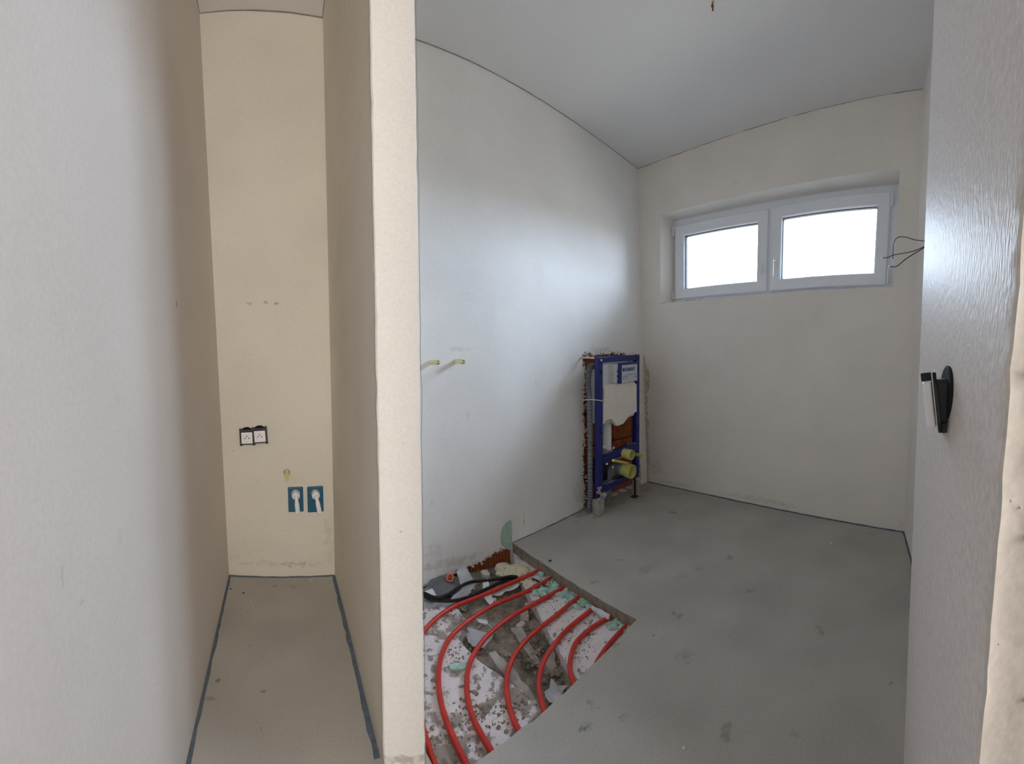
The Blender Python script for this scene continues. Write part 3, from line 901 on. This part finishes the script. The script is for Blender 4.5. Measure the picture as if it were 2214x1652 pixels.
def plug(name, c, axis, r, L, parent, label):
    bm = bmesh.new()
    add_lathe(bm, [(-.02, r * .86), (0, r * .92), (L * .3, r * .94), (L * .32, r), (L, r), (L, r * .90), (L * .15, r * .84), (L * .15, r * .4), (L * .5, r * .34), (L * .5, 0.0005)], c, axis, 24, True, True)
    return obj(name, bm, M_yel, parent, smooth=math.radians(40), label=label)


AX = Vector((.03, -1, -.06)).normalized()
plug('site_plug', (2.185, FY - .005, tz(2.185, .372)), AX, .036, .075, root, 'upper yellow site plug')
plug('site_plug', (2.205, FY - .005, .245), AX, .052, .062, root, 'larger lower yellow site plug')
bm = bmesh.new(); add_tube(bm, [(2.31, FY, .352), at_y(1392, 987, FY - .17)], .0095, 10); obj('rod_sleeve', bm, M_yel, root, label='yellow sleeve pointing right')
bm = bmesh.new(); add_tube(bm, [(2.245, FY - .0, .285), at_y(1326, 995.5, FY - .17)], .0095, 10); obj('rod_sleeve', bm, M_yel, root, label='yellow sleeve above the large plug')
for x0, z0 in ((1.985, .335), (2.05, .30), (2.34, .33), (2.06, .435)):
    bm = bmesh.new(); add_lathe(bm, [(0, .008), (.006, .008), (.01, .004)], (x0, FY - .006, z0), (0, -1, 0), 10)
    obj('bolt_cap', bm, M_white, root, label='white plastic bolt cap')

# ------------------------------------------------------------------ sockets, siphons and plugs in the niche


def socket(px0, px1, py0, py1, tilt, label):
    a, b = nic(px0, py1), nic(px1, py0)
    cx, cz = (a.x + b.x) / 2, (a.z + b.z) / 2; w = .076; y = 1.815
    # wall surface there
    s = (cx + .27) / .525; y = fmn(s, cz, 0).y
    root = empty('wall_socket', (cx, y, cz), label, 'socket', 'white wall sockets without cover frames')
    R = Matrix.Rotation(tilt, 3, 'Y')

    def P(x, d, z): v = R @ Vector((x, 0, z)); return Vector((cx + v.x, y - d, cz + v.z))
    bm = bmesh.new(); add_lathe(bm, [(-.03, .034), (.0015, .0345), (.0035, .033)], P(0, 0, .014), (0, -1, 0), 24); obj('mounting_box', bm, M_dark, root, label='black round wall box')
    bm = bmesh.new()
    O = [(-.036, -.034), (-.030, -.036), (.030, -.036), (.036, -.034), (.037, .0), (.035, .034), (.0, .034), (-.035, .034), (-.037, 0)]
    for x0, x1, z0, z1 in ((-.036, .036, .026, .036), (-.036, .036, -.037, -.026), (-.036, -.026, -.03, .03), (.026, .036, -.03, .03)):
        add_box(bm, ((x0 + x1) / 2, 0, (z0 + z1) / 2), (x1 - x0, .012, z1 - z0), fm=lambda p: P(p.x, .010 + p.y, p.z), bevel=.0015)
    for sx in (-1, 1):
        for sz in (-1, 1): add_box(bm, (sx * .031, 0, sz * .039), (.012, .006, .006), fm=lambda p: P(p.x, .008 + p.y, p.z))
    obj('support_frame', bm, M_black, root, label='black support frame')
    bm = bmesh.new(); add_box(bm, (0, 0, -.003), (.054, .014, .054), fm=lambda p: P(p.x, .018 + p.y, p.z), bevel=.002)
    face = obj('face_plate', bm, M_white, root)
    bm = bmesh.new(); add_lathe(bm, [(0, .0205), (.003, .0205), (.003, .0185), (-.001, .0175)], P(0, .024, -.003), (0, -1, 0), 28); obj('recess_ring', bm, M_white, face, smooth=math.radians(30))
    bm = bmesh.new()
    for sx in (-1, 1): add_lathe(bm, [(0, .0028), (.0016, .0028)], P(sx * .0095, .0245, -.004), (0, -1, 0), 10)
    obj('pin_hole', bm, M_dark, face)  # dark discs painted for the shade inside the pin holes
    bm = bmesh.new(); add_lathe(bm, [(0, .0026), (.014, .0026)], P(0, .024, .007), (0, -1, 0), 10); obj('earth_pin', bm, M_conduit, face)
    return root


socket(520, 549, 930, 959, -.02, 'left white socket with black frame, lower of the niche pair')
socket(548, 576, 926, 956, -.05, 'right white socket with black frame, set slightly higher in the niche')


def siphon(px0, px1, py0, py1, tilt, label):
    a, b = nic(px0, py1), nic(px1, py0); cx, cz = (a.x + b.x) / 2, (a.z + b.z) / 2
    w, h = (b.x - a.x), (b.z - a.z); y = fmn((cx + .27) / .525, cz, 0).y
    root = empty('washing_machine_siphon', (cx, y, cz), label, 'siphon', 'petrol blue appliance siphons in the niche')

    def P(x, d, z): return Vector((cx + x, y - d, cz + z))
    bm = bmesh.new(); add_box(bm, (0, 0, 0), (w, .012, h), fm=lambda p: P(p.x, .003 + p.y, p.z), bevel=.004)
    plate = obj('cover_plate', bm, M_teal, root)
    bm = bmesh.new(); add_lathe(bm, [(0, .021), (.006, .021), (.006, .017), (.001, .016)], P(0, .008, h * .24), (0, -1, 0), 24); obj('collar', bm, M_chrome, root, smooth=math.radians(30), label='chrome ring')
    bm = bmesh.new()
    d = Vector((0, -1, -.25)).normalized()
    add_lathe(bm, [(-.006, .015), (.010, .016), (.010, .019), (.024, .019), (.026, .014)], P(0, .008, h * .24), d, 20); obj('nut', bm, M_white, root, smooth=math.radians(30), label='white union nut')
    bm = bmesh.new()
    p0 = P(0, .028, h * .22); e_ = P(tilt, .052, -h * .40)
    pts = catmull([p0, P(tilt * .1, .044, h * .16), P(tilt * .35, .050, h * .02), P(tilt * .6, .052, -h * .15), e_], 6)
    add_tube(bm, pts, lambda t: .0085 if t < .45 else (.0115 if t > .55 else .0095), 12); obj('hose_spout', bm, M_white, root, smooth=math.radians(40), label='white angled hose spout')
    return root


siphon(624, 655, 1052, 1107, .006, 'left blue siphon plate with white spout low in the niche')
siphon(665.5, 698, 1050, 1107, .014, 'right blue siphon plate with white spout, nearer the niche corner')


def water_plug(p, axis, r, L, label, ring=True, group=None, m=None):
    root = empty('water_outlet_plug', p, label, 'plug', group); p = Vector(p)
    bm = bmesh.new(); add_lathe(bm, [(-.02, r * .95), (.002, r), (L * .55, r), (L * .6, r * 1.12), (L, r * 1.12), (L, r * .8), (L * .8, r * .7), (L * .8, 0.0006)], p, axis, 12)
    obj('plug_body', bm, m or M_paleyel, root, smooth=math.radians(35))
    bm = bmesh.new(); a = Vector(axis).normalized(); s = a.orthogonal().normalized()
    q = p + a * (L + .001); add_box(bm, (0, 0, 0), (r * 1.5, r * .5, .008), M=a.to_track_quat('Z', 'Y').to_matrix(), fm=lambda v: v + q, bevel=.001)
    obj('grip', bm, m or M_paleyel, root)
    if ring:
        bm = bmesh.new(); add_lathe(bm, [(0, r * 1.25), (.004, r * 1.25), (.004, r * 1.05), (-.001, r * 1.0)], p, axis, 20); obj('fitting_ring', bm, M_chrome, root, label='metal fitting ring')
    return root


p = nic(620, 1021); p.y = fmn((p.x + .27) / .525, p.z, 0).y
water_plug(p, (0, -1, -.18), .013, .055, 'translucent yellow plug on the niche wall above the blue siphons', True)
water_plug(on_tank(932, 783), (.08, -1, -.05), .012, .075, 'left of two cream plugs on the bright wall, beside the partition', False, 'cream plugs for the basin taps')
water_plug(on_tank(986, 781), (.05, -1, -.08), .012, .075, 'right of two cream plugs on the bright wall, towards the toilet frame', False, 'cream plugs for the basin taps')

# ------------------------------------------------------------------ light switch hanging out of the jamb


def jf(x): return (x - .262) / (.726 - .262)


sx0, sz0 = .458, .968
yj = jamb_front(jf(sx0), sz0).y
sw = empty('light_switch', (sx0, yj, sz0), 'white light switch hanging loose with black frame tilted out of the jamb', 'light switch')
bm = bmesh.new()
add_lathe(bm, [(-.03, .030), (.0012, .034), (.003, .031)], (sx0 - .004, yj, sz0 + .008), (0, 1, 0), 26); obj('wall_box', bm, M_dark, sw, label='round wall box with its shaded hole painted as a dark disc')  # filled dark disc stands in for the shade inside the uncut hole
# the insert is tilted: its top leans into the room
YAWS = Matrix.Rotation(math.radians(-7), 3, 'Z')


def S(x, d, z):                              # d out from the wall, z up from the lower edge of the insert
    v = YAWS @ (TL @ Vector((x, d, z)))
    return Vector((sx0 + .006 + v.x, yj + .004 + v.y, sz0 - .037 + v.z))


TL = Matrix.Rotation(math.radians(-8), 3, 'X')
bm = bmesh.new()
for x0, x1, z0, z1 in ((-.036, .036, .058, .071), (-.036, .036, 0, .012), (-.036, -.024, .0, .071), (.024, .036, .0, .071)):
    add_box(bm, ((x0 + x1) / 2, .003, (z0 + z1) / 2), (x1 - x0, .004, z1 - z0), fm=lambda p: S(p.x, p.y, p.z), bevel=.0008)
add_box(bm, (.028, .010, .066), (.016, .016, .011), fm=lambda p: S(p.x, p.y, p.z), bevel=.001)
obj('support_frame', bm, M_black, sw, label='black support frame')
bm = bmesh.new(); add_box(bm, (0, -.008, .036), (.046, .020, .052), fm=lambda p: S(p.x, p.y, p.z), bevel=.002); obj('switch_mechanism', bm, M_black, sw)
bm = bmesh.new()
add_tube(bm, [S(-.034, .006, .070), S(-.034, .0062, .0)], .0007, 6); obj('metal_edge', bm, M_chrome, sw, label='bright metal edge of the frame')
bm = bmesh.new(); add_box(bm, (0, .0125, .033), (.054, .010, .054), fm=lambda p: S(p.x, p.y + .002 * 0, p.z), bevel=.0015); obj('rocker', bm, M_white, sw, label='white rocker plate')
bm = bmesh.new(); add_box(bm, (-.02, -.006, .003), (.006, .014, .012), fm=lambda p: S(p.x, p.y, p.z), bevel=.001); obj('claw', bm, M_black, sw)

# ------------------------------------------------------------------ loose wires by the window and at the ceiling


def wire(pix, r, label, tip=True):
    pts = [at_dist(x, y, d) for x, y, d in pix[1:]]
    q = pts[0]; xw = q.x - .10; zw = q.z + .012
    pts = [fmr(xw - .03, zw, .01), fmr(xw, zw, -.012)] + pts    # comes out of the right wall behind the jamb
    root = empty('electric_wire', pts[0], label, 'wire', 'loose wires at the window corner')
    bm = bmesh.new(); add_tube(bm, catmull(pts, 8), r, 8); obj('insulation', bm, M_wire, root, smooth=True)
    if tip:
        d = (pts[-1] - pts[-2]).normalized()
        bm = bmesh.new(); add_lathe(bm, [(-.004, .006), (.008, .0065), (.012, .004)], pts[-1], d, 10); obj('wire_cap', bm, M_white, root, label='white end cap')
    return root


wire([(2025, 520, 1.86), (2003, 519.5, 1.95), (1980, 519, 2.05), (1957, 512.5, 2.12), (1942, 513, 2.16), (1934, 521, 2.2), (1931.5, 533, 2.28), (1930.5, 560, 2.38)], .0023, 'uppermost wire, arching up from the jamb and behind the sash', False)
wire([(2025, 516, 1.86), (2003, 529.5, 1.95), (1971, 544, 2.05), (1934, 551, 2.12), (1919, 557, 2.15), (1909, 557.5, 2.17)], .0023, 'middle wire ending in front of the right window sash')
wire([(2025, 514, 1.86), (2003, 530.5, 1.94), (1974, 550, 2.03), (1957, 561, 2.08), (1942, 574, 2.12), (1933, 577, 2.14), (1925, 576, 2.16)], .0027, 'lowest wire, ending at the lower right window hinge')
p = at_z(1541, 1, H)
root = empty('ceiling_cable', p, 'short brown cable end hanging from the ceiling', 'cable')
bm = bmesh.new(); add_tube(bm, [p + Vector((0, 0, .02)), p + Vector((.002, -.002, -.018))], .007, 10); obj('cable_sheath', bm, M_beige, root)
bm = bmesh.new(); add_tube(bm, catmull([p + Vector((.001, 0, -.015)), p + Vector((.004, 0, -.03)), p + Vector((.0, 0, -.043))], 5), .004, 8); add_tube(bm, [p + Vector((-.003, 0, -.01)), p + Vector((-.008, .002, -.035))], .003, 8)
obj('copper_core', bm, mat('brown_core', (.25, .07, .03), .5), root, label='brown bare cores')

# ------------------------------------------------------------------ the opening in the screed
C1 = lambda x, y: (900 + x / 2.744, 1050 + y / 2.744)   # close-up of the opening -> photograph
ZP = -.046


def hp(x, y, z=ZP): return at_z(*C1(x, y), z)


def polyp(pts, z): return [(q.x, q.y) for q in (hp(a, b, z) for a, b in pts)]


def board(name, poly, z1, T, label, seed, m=None, tiltv=(0, 0), cat='insulation board', group=None):
    P = ragged(poly, .02, .0022, seed=seed); c = sum((Vector(q) for q in poly), Vector((0, 0))) / len(poly)
    root = None
    bm = bmesh.new()
    add_sheet(bm, [P], lambda a, b, d: Vector((a, b, z1 - d + (a - c.x) * tiltv[0] + (b - c.y) * tiltv[1])), T, .08)
    o = obj(name, bm, m or M_eps, base=(c.x, c.y, z1 - T)); tag(o, label, cat, group)
    return o


ZB = -.0575
gB = 'white insulation boards in the floor opening'
rb = [(1.27, 1.725)] + polyp([(575, 400), (600, 500), (640, 600), (700, 700), (762, 830), (830, 950), (900, 1060), (960, 1150)], ZB) + [(.875, .80), (1.27, .80)]
board('insulation_board', rb, ZB, .045, 'white insulation board along the screed edge under the red pipes', 41, group=gB)
lb = [(.345, 1.40)] + polyp([(50, 735), (170, 712), (250, 735), (300, 790), (240, 905), (330, 1000), (400, 1060), (470, 1105), (560, 1170), (660, 1240), (735, 1290), (760, 1335), (690, 1385), (640, 1480)], ZB) + [(.62, .76), (.345, .76)]
board('insulation_board', lb, ZB, .045, 'speckled white insulation board next to the partition, under the curved pipes', 42, M_eps2, group=gB)
board('insulation_board', polyp([(240, 905), (255, 850), (400, 780), (420, 800), (330, 860), (265, 920)], -.075), -.075, .02, 'thin broken grey board edge beside the second pipe bend', 43, M_sliver, (.1, -.1), group=gB)
board('insulation_board', polyp([(430, 1050), (470, 1035), (560, 1095), (660, 1180), (740, 1280), (700, 1275), (590, 1190), (480, 1110)], -.075), -.066, .03, 'dirty narrow board strip sloping into the pit below the fourth pipe', 44, M_sliver, (.0, .25), group=gB)
board('insulation_board', polyp([(560, 860), (620, 850), (720, 1020), (735, 1060), (690, 1040)], -.09), -.085, .015, 'long grey board sliver lying across the rubble pit', 45, M_sliver, (.1, .05), group=gB)
board('insulation_board', polyp([(790, 985), (815, 965), (830, 1080), (800, 1110), (770, 1070)], -.09), -.08, .018, 'small grey board sliver standing by the right pit edge', 46, M_sliver, (.2, .05), group=gB)

# sand and crushed screed in the pit: a heap with lumps
bm = bmesh.new(); rnd = random.Random(3); N1, N2 = 70, 80
from mathutils import noise as mn
gx0, gx1, gy0, gy1 = .345, 1.23, .77, 1.76
g = [[None] * (N2 + 1) for _ in range(N1 + 1)]
for i in range(N1 + 1):
    for j in range(N2 + 1):
        a, b = gx0 + (gx1 - gx0) * i / N1, gy0 + (gy1 - gy0) * j / N2
        z = -.108 + .022 * mn.noise(Vector((a * 7, b * 7, 0))) + .010 * mn.noise(Vector((a * 22, b * 22, 3))) + .005 * mn.noise(Vector((a * 60, b * 60, 5)))
        z += .022 * math.exp(-((a - .78) ** 2 + (b - 1.22) ** 2) / .02) + .03 * math.exp(-((a - .9) ** 2 + (b - 1.5) ** 2) / .03)
        if i in (0, N1) or j in (0, N2): z = -.135
        g[i][j] = bm.verts.new((a, b, min(z, -.064)))
for i in range(N1):
    for j in range(N2): bm.faces.new((g[i][j], g[i + 1][j], g[i + 1][j + 1], g[i][j + 1]))
o = obj('rubble', bm, M_sand, base=(.78, 1.25, -.11), smooth=True)
tag(o, 'grey brown crushed screed and sand filling the pit of the floor opening', 'rubble', kind='stuff')


def dirt(pts_r, n, label, seed, zf, m=M_sand, rr=(.0025, .009)):
    rnd = random.Random(seed); bm = bmesh.new()
    for i in range(n):
        cx, cy, R_ = rnd.choice(pts_r)
        q = hp(cx + rnd.gauss(0, R_), cy + rnd.gauss(0, R_ * .7), zf)
        if not (.36 < q.x < 1.19 and .815 < q.y < 1.71): continue
        lump(bm, q, rnd.uniform(*rr) * (.6 + .8 * rnd.random()), rnd, .7)
    return bm


o = obj('crumbs', dirt([(560, 800, 90), (640, 880, 80), (720, 1000, 60), (420, 930, 60), (800, 1120, 60), (600, 960, 80)], 420, '', 51, -.092), M_sand, base=(.8, 1.2, -.1))
tag(o, 'loose grit and small lumps lying over the pit rubble', 'rubble', kind='stuff')
o = obj('crumbs', dirt([(260, 1000, 55), (300, 1290, 75), (330, 1370, 60), (250, 780, 60), (130, 1520, 60), (400, 1330, 60), (580, 1330, 60), (260, 1460, 80), (500, 1380, 60)], 330, '', 52, ZB, rr=(.002, .0065)), M_sand, base=(.5, 1.0, -.06))
tag(o, 'brown mortar crumbs scattered over the white board by the partition', 'rubble', kind='stuff')
o = obj('crumbs', dirt([(900, 820, 70), (1000, 940, 60), (860, 900, 60), (1040, 900, 50), (950, 1010, 40), (800, 700, 40)], 130, '', 53, ZB, rr=(.0015, .0045)), M_sand, base=(1.0, 1.2, -.06))
tag(o, 'brown mortar crumbs scattered over the white board along the screed edge', 'rubble', kind='stuff')

# red underfloor heating pipes
PIPES = [
    ([(775, 482), (735, 500), (600, 560), (430, 635), (250, 705), (160, 755), (100, 805), (50, 858), (0, 920)], 'red heating pipe nearest the toilet wall, running behind the partition'),
    ([(835, 530), (800, 548), (650, 630), (480, 700), (340, 780), (220, 880), (160, 980), (133, 1100), (140, 1250), (180, 1400), (240, 1540), (300, 1660), (340, 1730)], 'second red heating pipe from the toilet wall, the longest full bend'),
    ([(910, 585), (875, 605), (720, 690), (560, 780), (440, 875), (360, 970), (310, 1080), (300, 1200), (315, 1310), (360, 1430), (445, 1575), (490, 1640)], 'third red heating pipe from the toilet wall, its bend dusty grey'),
    ([(1000, 640), (965, 660), (830, 770), (690, 880), (600, 980), (550, 1080), (535, 1180), (545, 1280), (580, 1400), (622, 1475), (665, 1540)], 'fourth red heating pipe from the toilet wall, crossing the middle of the pit'),
    ([(1075, 710), (1040, 735), (900, 850), (800, 970), (745, 1070), (727, 1180), (740, 1270), (768, 1355), (800, 1410)], 'fifth red heating pipe from the toilet wall, left of the white sliver'),
    ([(1190, 755), (1150, 778), (1040, 845), (950, 930), (915, 1030), (915, 1110), (945, 1195), (975, 1250)], 'sixth red heating pipe from the toilet wall, with a short tight bend'),
    ([(1255, 825), (1210, 868), (1130, 960), (1075, 1045), (1050, 1110)], 'shortest red heating pipe in the near corner of the floor opening'),
    ([(30, 1400), (60, 1510), (85, 1590), (112, 1660), (135, 1720)], 'red heating pipe at the foot of the partition, only a stub in view'),
]
for i, (pts, lab) in enumerate(PIPES):
    P = [hp(a, b) for a, b in pts]
    bm = bmesh.new(); add_tube(bm, catmull(P, 8), .0092, 12)
    o = obj('heating_pipe', bm, M_red, base=tuple(P[len(P) // 2] - Vector((0, 0, .0098))), smooth=True)
    tag(o, lab, 'pipe', 'red floor heating pipes in the opening')

# mint foam residue along the cut edge
bm = bmesh.new(); rnd = random.Random(61)
for cx, cy, n_, sp in ((745, 520, 14, 16), (760, 575, 8, 18), (840, 590, 14, 22), (750, 640, 14, 22), (820, 640, 12, 24), (890, 635, 14, 22), (940, 655, 12, 20), (1000, 690, 14, 20), (920, 720, 8, 22), (1060, 715, 14, 18), (1110, 745, 14, 20), (1150, 760, 8, 14), (1205, 810, 12, 16), (1165, 830, 10, 14), (1230, 855, 8, 10)):
    for k in range(int(n_ * 1.7)):
        q = hp(cx + rnd.gauss(0, sp), cy + rnd.gauss(0, sp * .6), ZB)
        if q.x > 1.215 or q.y < .845: continue
        lump(bm, q + Vector((0, 0, .004)), rnd.uniform(.008, .022), rnd, .6)
o = obj('foam_residue', bm, M_mint, base=(1.15, 1.2, ZB), smooth=True)
tag(o, 'row of torn mint green foam lumps along the cut screed edge', 'foam', kind='stuff')
for pts, lab in (([(195, 1065), (240, 1055), (300, 1050), (300, 1085), (240, 1098), (200, 1090)], 'small mint foam scrap on the speckled board between two pipe bends'),):
    board('foam_scrap', polyp(pts, ZB + .005), ZB + .008, .010, lab, 62, M_mint, cat='foam')

# white sliver, pale lumps
board('foam_sliver', polyp([(1035, 728), (1050, 724), (1150, 775), (1142, 790), (1100, 778)], ZB + .02), ZB + .028, .012, 'white foam sliver propped against the cut screed edge', 63, M_white_film, cat='foam')


def stone(px, py, size, z, label, seed):
    rnd = random.Random(seed); c = hp(px, py, z); bm = bmesh.new()
    add_box(bm, (0, 0, 0), size, bevel=min(size) * .18)
    R_ = Matrix.Rotation(rnd.uniform(0, 3), 3, 'Z') @ Matrix.Rotation(rnd.uniform(-.3, .3), 3, 'X')
    for v in bm.verts: v.co = R_ @ (v.co + Vector((rnd.gauss(0, .0015), rnd.gauss(0, .0015), rnd.gauss(0, .0015)))) + c + Vector((0, 0, size[2] * .4))
    o = obj('rubble_chunk', bm, M_chunk, base=tuple(c)); tag(o, label, 'rubble', 'loose pale chunks in the pit')


stone(642, 785, (.042, .036, .026), -.092, 'larger pale stone chunk in the pit between third and fourth pipe', 71)
stone(618, 840, (.042, .022, .016), -.092, 'smaller flat pale chunk just in front of the larger one', 72)
stone(280, 712, (.030, .024, .016), -.075, 'pale chunk under the first pipe beside the grey sheets', 73)
stone(455, 690, (.03, .024, .014), -.08, 'buff chunk under the second pipe', 74)
stone(410, 535, (.045, .035, .022), -.06, 'buff mortar chunk by the exposed brick', 75)
stone(660, 720, (.026, .02, .014), -.088, 'pale chunk half under the third pipe near the board edge', 76)


# crumpled sheets of film and foil
def sheet(poly, z, amp, label, m, seed, tilt=(0, 0), T=.002):
    rnd = random.Random(seed); c = sum((Vector(q) for q in poly), Vector((0, 0))) / len(poly); off = rnd.uniform(0, 50)
    bm = bmesh.new()
    fm = lambda a, b, d: Vector((a, b, z - d + (a - c.x) * tilt[0] + (b - c.y) * tilt[1] + amp * mn.noise(Vector((a * 18, b * 18, off))) + amp * .5 * mn.noise(Vector((a * 45, b * 45, off)))))
    add_sheet(bm, [ragged(poly, .02, .003, seed=seed)], fm, T, .018)
    o = obj('plastic_sheet', bm, m, base=(c.x, c.y, z), smooth=math.radians(25)); tag(o, label, 'sheet', 'scraps of sheet by the toilet wall')


sheet(polyp([(45, 600), (90, 540), (160, 520), (250, 545), (330, 530), (345, 570), (200, 640), (90, 690), (45, 680)], -.05), -.055, .018, 'dark grey crumpled sheet in the corner behind the black conduit', mat('dark_film', (.16, .16, .17), .5, noise=.3, scale=20), 81)
sheet(polyp([(255, 620), (300, 575), (365, 590), (300, 645), (200, 665)], -.04), -.040, .008, 'pale grey sheet piece inside the black conduit loop', M_film, 82, (.1, .2))
sheet(polyp([(240, 540), (280, 505), (330, 545), (350, 580), (270, 585)], -.035), -.030, .008, 'grey upright sheet flap against the wall foot', M_film, 83, (.1, .6))
sheet(polyp([(50, 625), (95, 615), (130, 660), (90, 665)], -.03), -.032, .006, 'small white sheet corner beside the partition', M_white_film, 84, (.2, .2))
sheet(polyp([(45, 690), (150, 685), (260, 690), (190, 715), (45, 735)], -.06), -.058, .006, 'long grey sheet edge lying under the first pipe', M_film, 85)
sheet(polyp([(395, 590), (420, 575), (430, 610), (460, 650), (440, 670), (400, 640)], -.04), -.046, .010, 'crumpled white scrap between the black conduit and first pipe', M_white_film, 86, (.2, .4))
sheet(polyp([(430, 640), (560, 570), (640, 550), (600, 600), (480, 650)], -.06), -.062, .008, 'white film strip stretched behind the second pipe', M_white_film, 87)
sheet(polyp([(300, 850), (420, 800), (480, 880), (400, 960), (330, 970)], -.075), -.072, .016, 'dirty grey film draped into the pit beside the third pipe', M_film, 88)
sheet(polyp([(760, 1220), (800, 1140), (840, 1170), (900, 1180), (860, 1250), (790, 1290)], -.08), -.080, .016, 'crumpled grey film at the near end of the pit', M_film, 89)
sheet(polyp([(355, 775), (425, 795), (420, 812), (370, 800)], -.05), -.058, .004, 'tiny white film scrap under the second pipe bend', M_white_film, 90)

# beige foam with holes, orange conduit end
bm = bmesh.new(); rnd = random.Random(91)
for px, py, r_ in ((510, 485, .040), (545, 500, .040), (590, 495, .046), (630, 510, .040), (610, 530, .034), (570, 530, .032), (530, 530, .030), (650, 535, .022), (500, 520, .026)):
    q = hp(px, py, -.05); q.y = min(q.y, 1.70)
    b2 = bmesh.new(); bmesh.ops.create_icosphere(b2, subdivisions=3, radius=r_)
    for v in b2.verts: v.co = Vector((v.co.x, v.co.y * .8, v.co.z * .5)) * (1 + .22 * mn.noise(v.co * 60)) + q
    merge(bm, b2)
o = obj('foam_lump', bm, M_beige, base=(1.15, 1.6, -.07), smooth=True); tag(o, 'beige expanding foam lump full of holes beside the exposed brick', 'foam')
bm = bmesh.new(); q = hp(640, 580, -.06)
for k in range(7): lump(bm, q + Vector((rnd.gauss(0, .03), rnd.gauss(0, .02), 0)), rnd.uniform(.012, .022), rnd, .4)
o = obj('foam_patch', bm, M_beige, base=tuple(q), smooth=True); tag(o, 'flat dirty beige foam patch between first and second pipe', 'foam', kind='stuff')
q = hp(200, 548, -.05)
root = empty('orange_conduit', q, 'short orange corrugated conduit end by the toilet wall foot', 'conduit')
bm = bmesh.new()
prof = []
for k in range(12): prof += [(k * .003, .016), (k * .003 + .0015, .019)]
prof += [(.035, .013), (.012, .012), (.012, .001)]
ax = (hp(200, 520, -.0) - q); ax = Vector((-.35, -.75, .55))
add_lathe(bm, prof, q, ax, 16); obj('ribbed_tube', bm, M_orange, root)

# black corrugated conduit loop and thin wire
loop = [(595, 541, -.035), (560, 540, -.03), (500, 550, -.026), (430, 562, -.024), (330, 570, -.020), (260, 600, -.016), (200, 640, -.014), (150, 662, -.018), (100, 662, -.02), (60, 645, -.024), (45, 640, -.024), (60, 660, -.028), (100, 678, -.034), (180, 686, -.036), (240, 680, -.036), (300, 664, -.036), (380, 630, -.036), (450, 598, -.036), (520, 565, -.04), (600, 541, -.045)]
P = catmull([hp(a, b, z) for a, b, z in loop], 26)
bm = bmesh.new(); add_tube(bm, P, .0065, 8)
L0 = len(P); nrib = 150
root = empty('black_conduit', hp(330, 640, -.05), 'black corrugated conduit looped over the grey sheets', 'conduit')
obj('tube', bm, M_black, root, smooth=True)
bm = bmesh.new()
for k in range(nrib):
    i = int(k / nrib * (L0 - 2)); d = (P[i + 1] - P[i])
    if d.length < 1e-6: continue
    add_lathe(bm, [(-.0012, .006), (-.0008, .0082), (.0008, .0082), (.0012, .006)], P[i], d, 8)
obj('ribs', bm, M_black, root, kind='stuff')
bm = bmesh.new(); add_tube(bm, catmull([hp(690, 552, -.05), hp(725, 568, -.045), hp(755, 590, -.046), hp(775, 604, -.05)], 6), .0045, 8)
o = obj('cable_end', bm, M_wire, base=tuple(hp(725, 570, -.055)), smooth=True); tag(o, 'short dark cable end between the first two pipes at the foam', 'cable')

# mint putty patch on the wall by the screed corner
P = [on_tank(x, y) for x, y in ((1105.5, 1126), (1094, 1130), (1086, 1140), (1082, 1155), (1082, 1170), (1086, 1180), (1096, 1187), (1103, 1187), (1106, 1174), (1106, 1150))]
bm = bmesh.new(); add_prism(bm, ragged([(q.x, q.z) for q in P], .01, .0015, seed=95), lambda a, b, d: Vector((a, tank_y(a, b) + d, b)), -.0015, .004)
o = obj('putty_patch', bm, M_mintpaint, base=tuple(P[5])); tag(o, 'flat mint green putty patch on the wall at the screed corner', 'patch')

# stray bits on the floor
rnd = random.Random(99)
for i, (px, py, s, lab, m) in enumerate((
        (526, 1283, .006, 'dark pebble lying in the niche on the grey floor', M_black), (499, 1274, .004, 'tiny dark grit near the left strip of the niche', M_black),
        (1797, 1175, .006, 'white plaster flake on the far right floor', M_white), (542, 1301, .003, 'tiny white flake beside the dark pebble', M_white),
        (1478, 1618, .004, 'white grain on the near bathroom floor', M_white), (1189, 1213, .008, 'dark flake on the screed behind the opening', M_black))):
    q = at_z(px, py, 0); bm = bmesh.new(); lump(bm, q + Vector((0, 0, s * .3)), s, rnd, .5)
    o = obj('floor_debris', bm, m, base=tuple(q)); tag(o, lab, 'debris', 'stray bits on the floor')
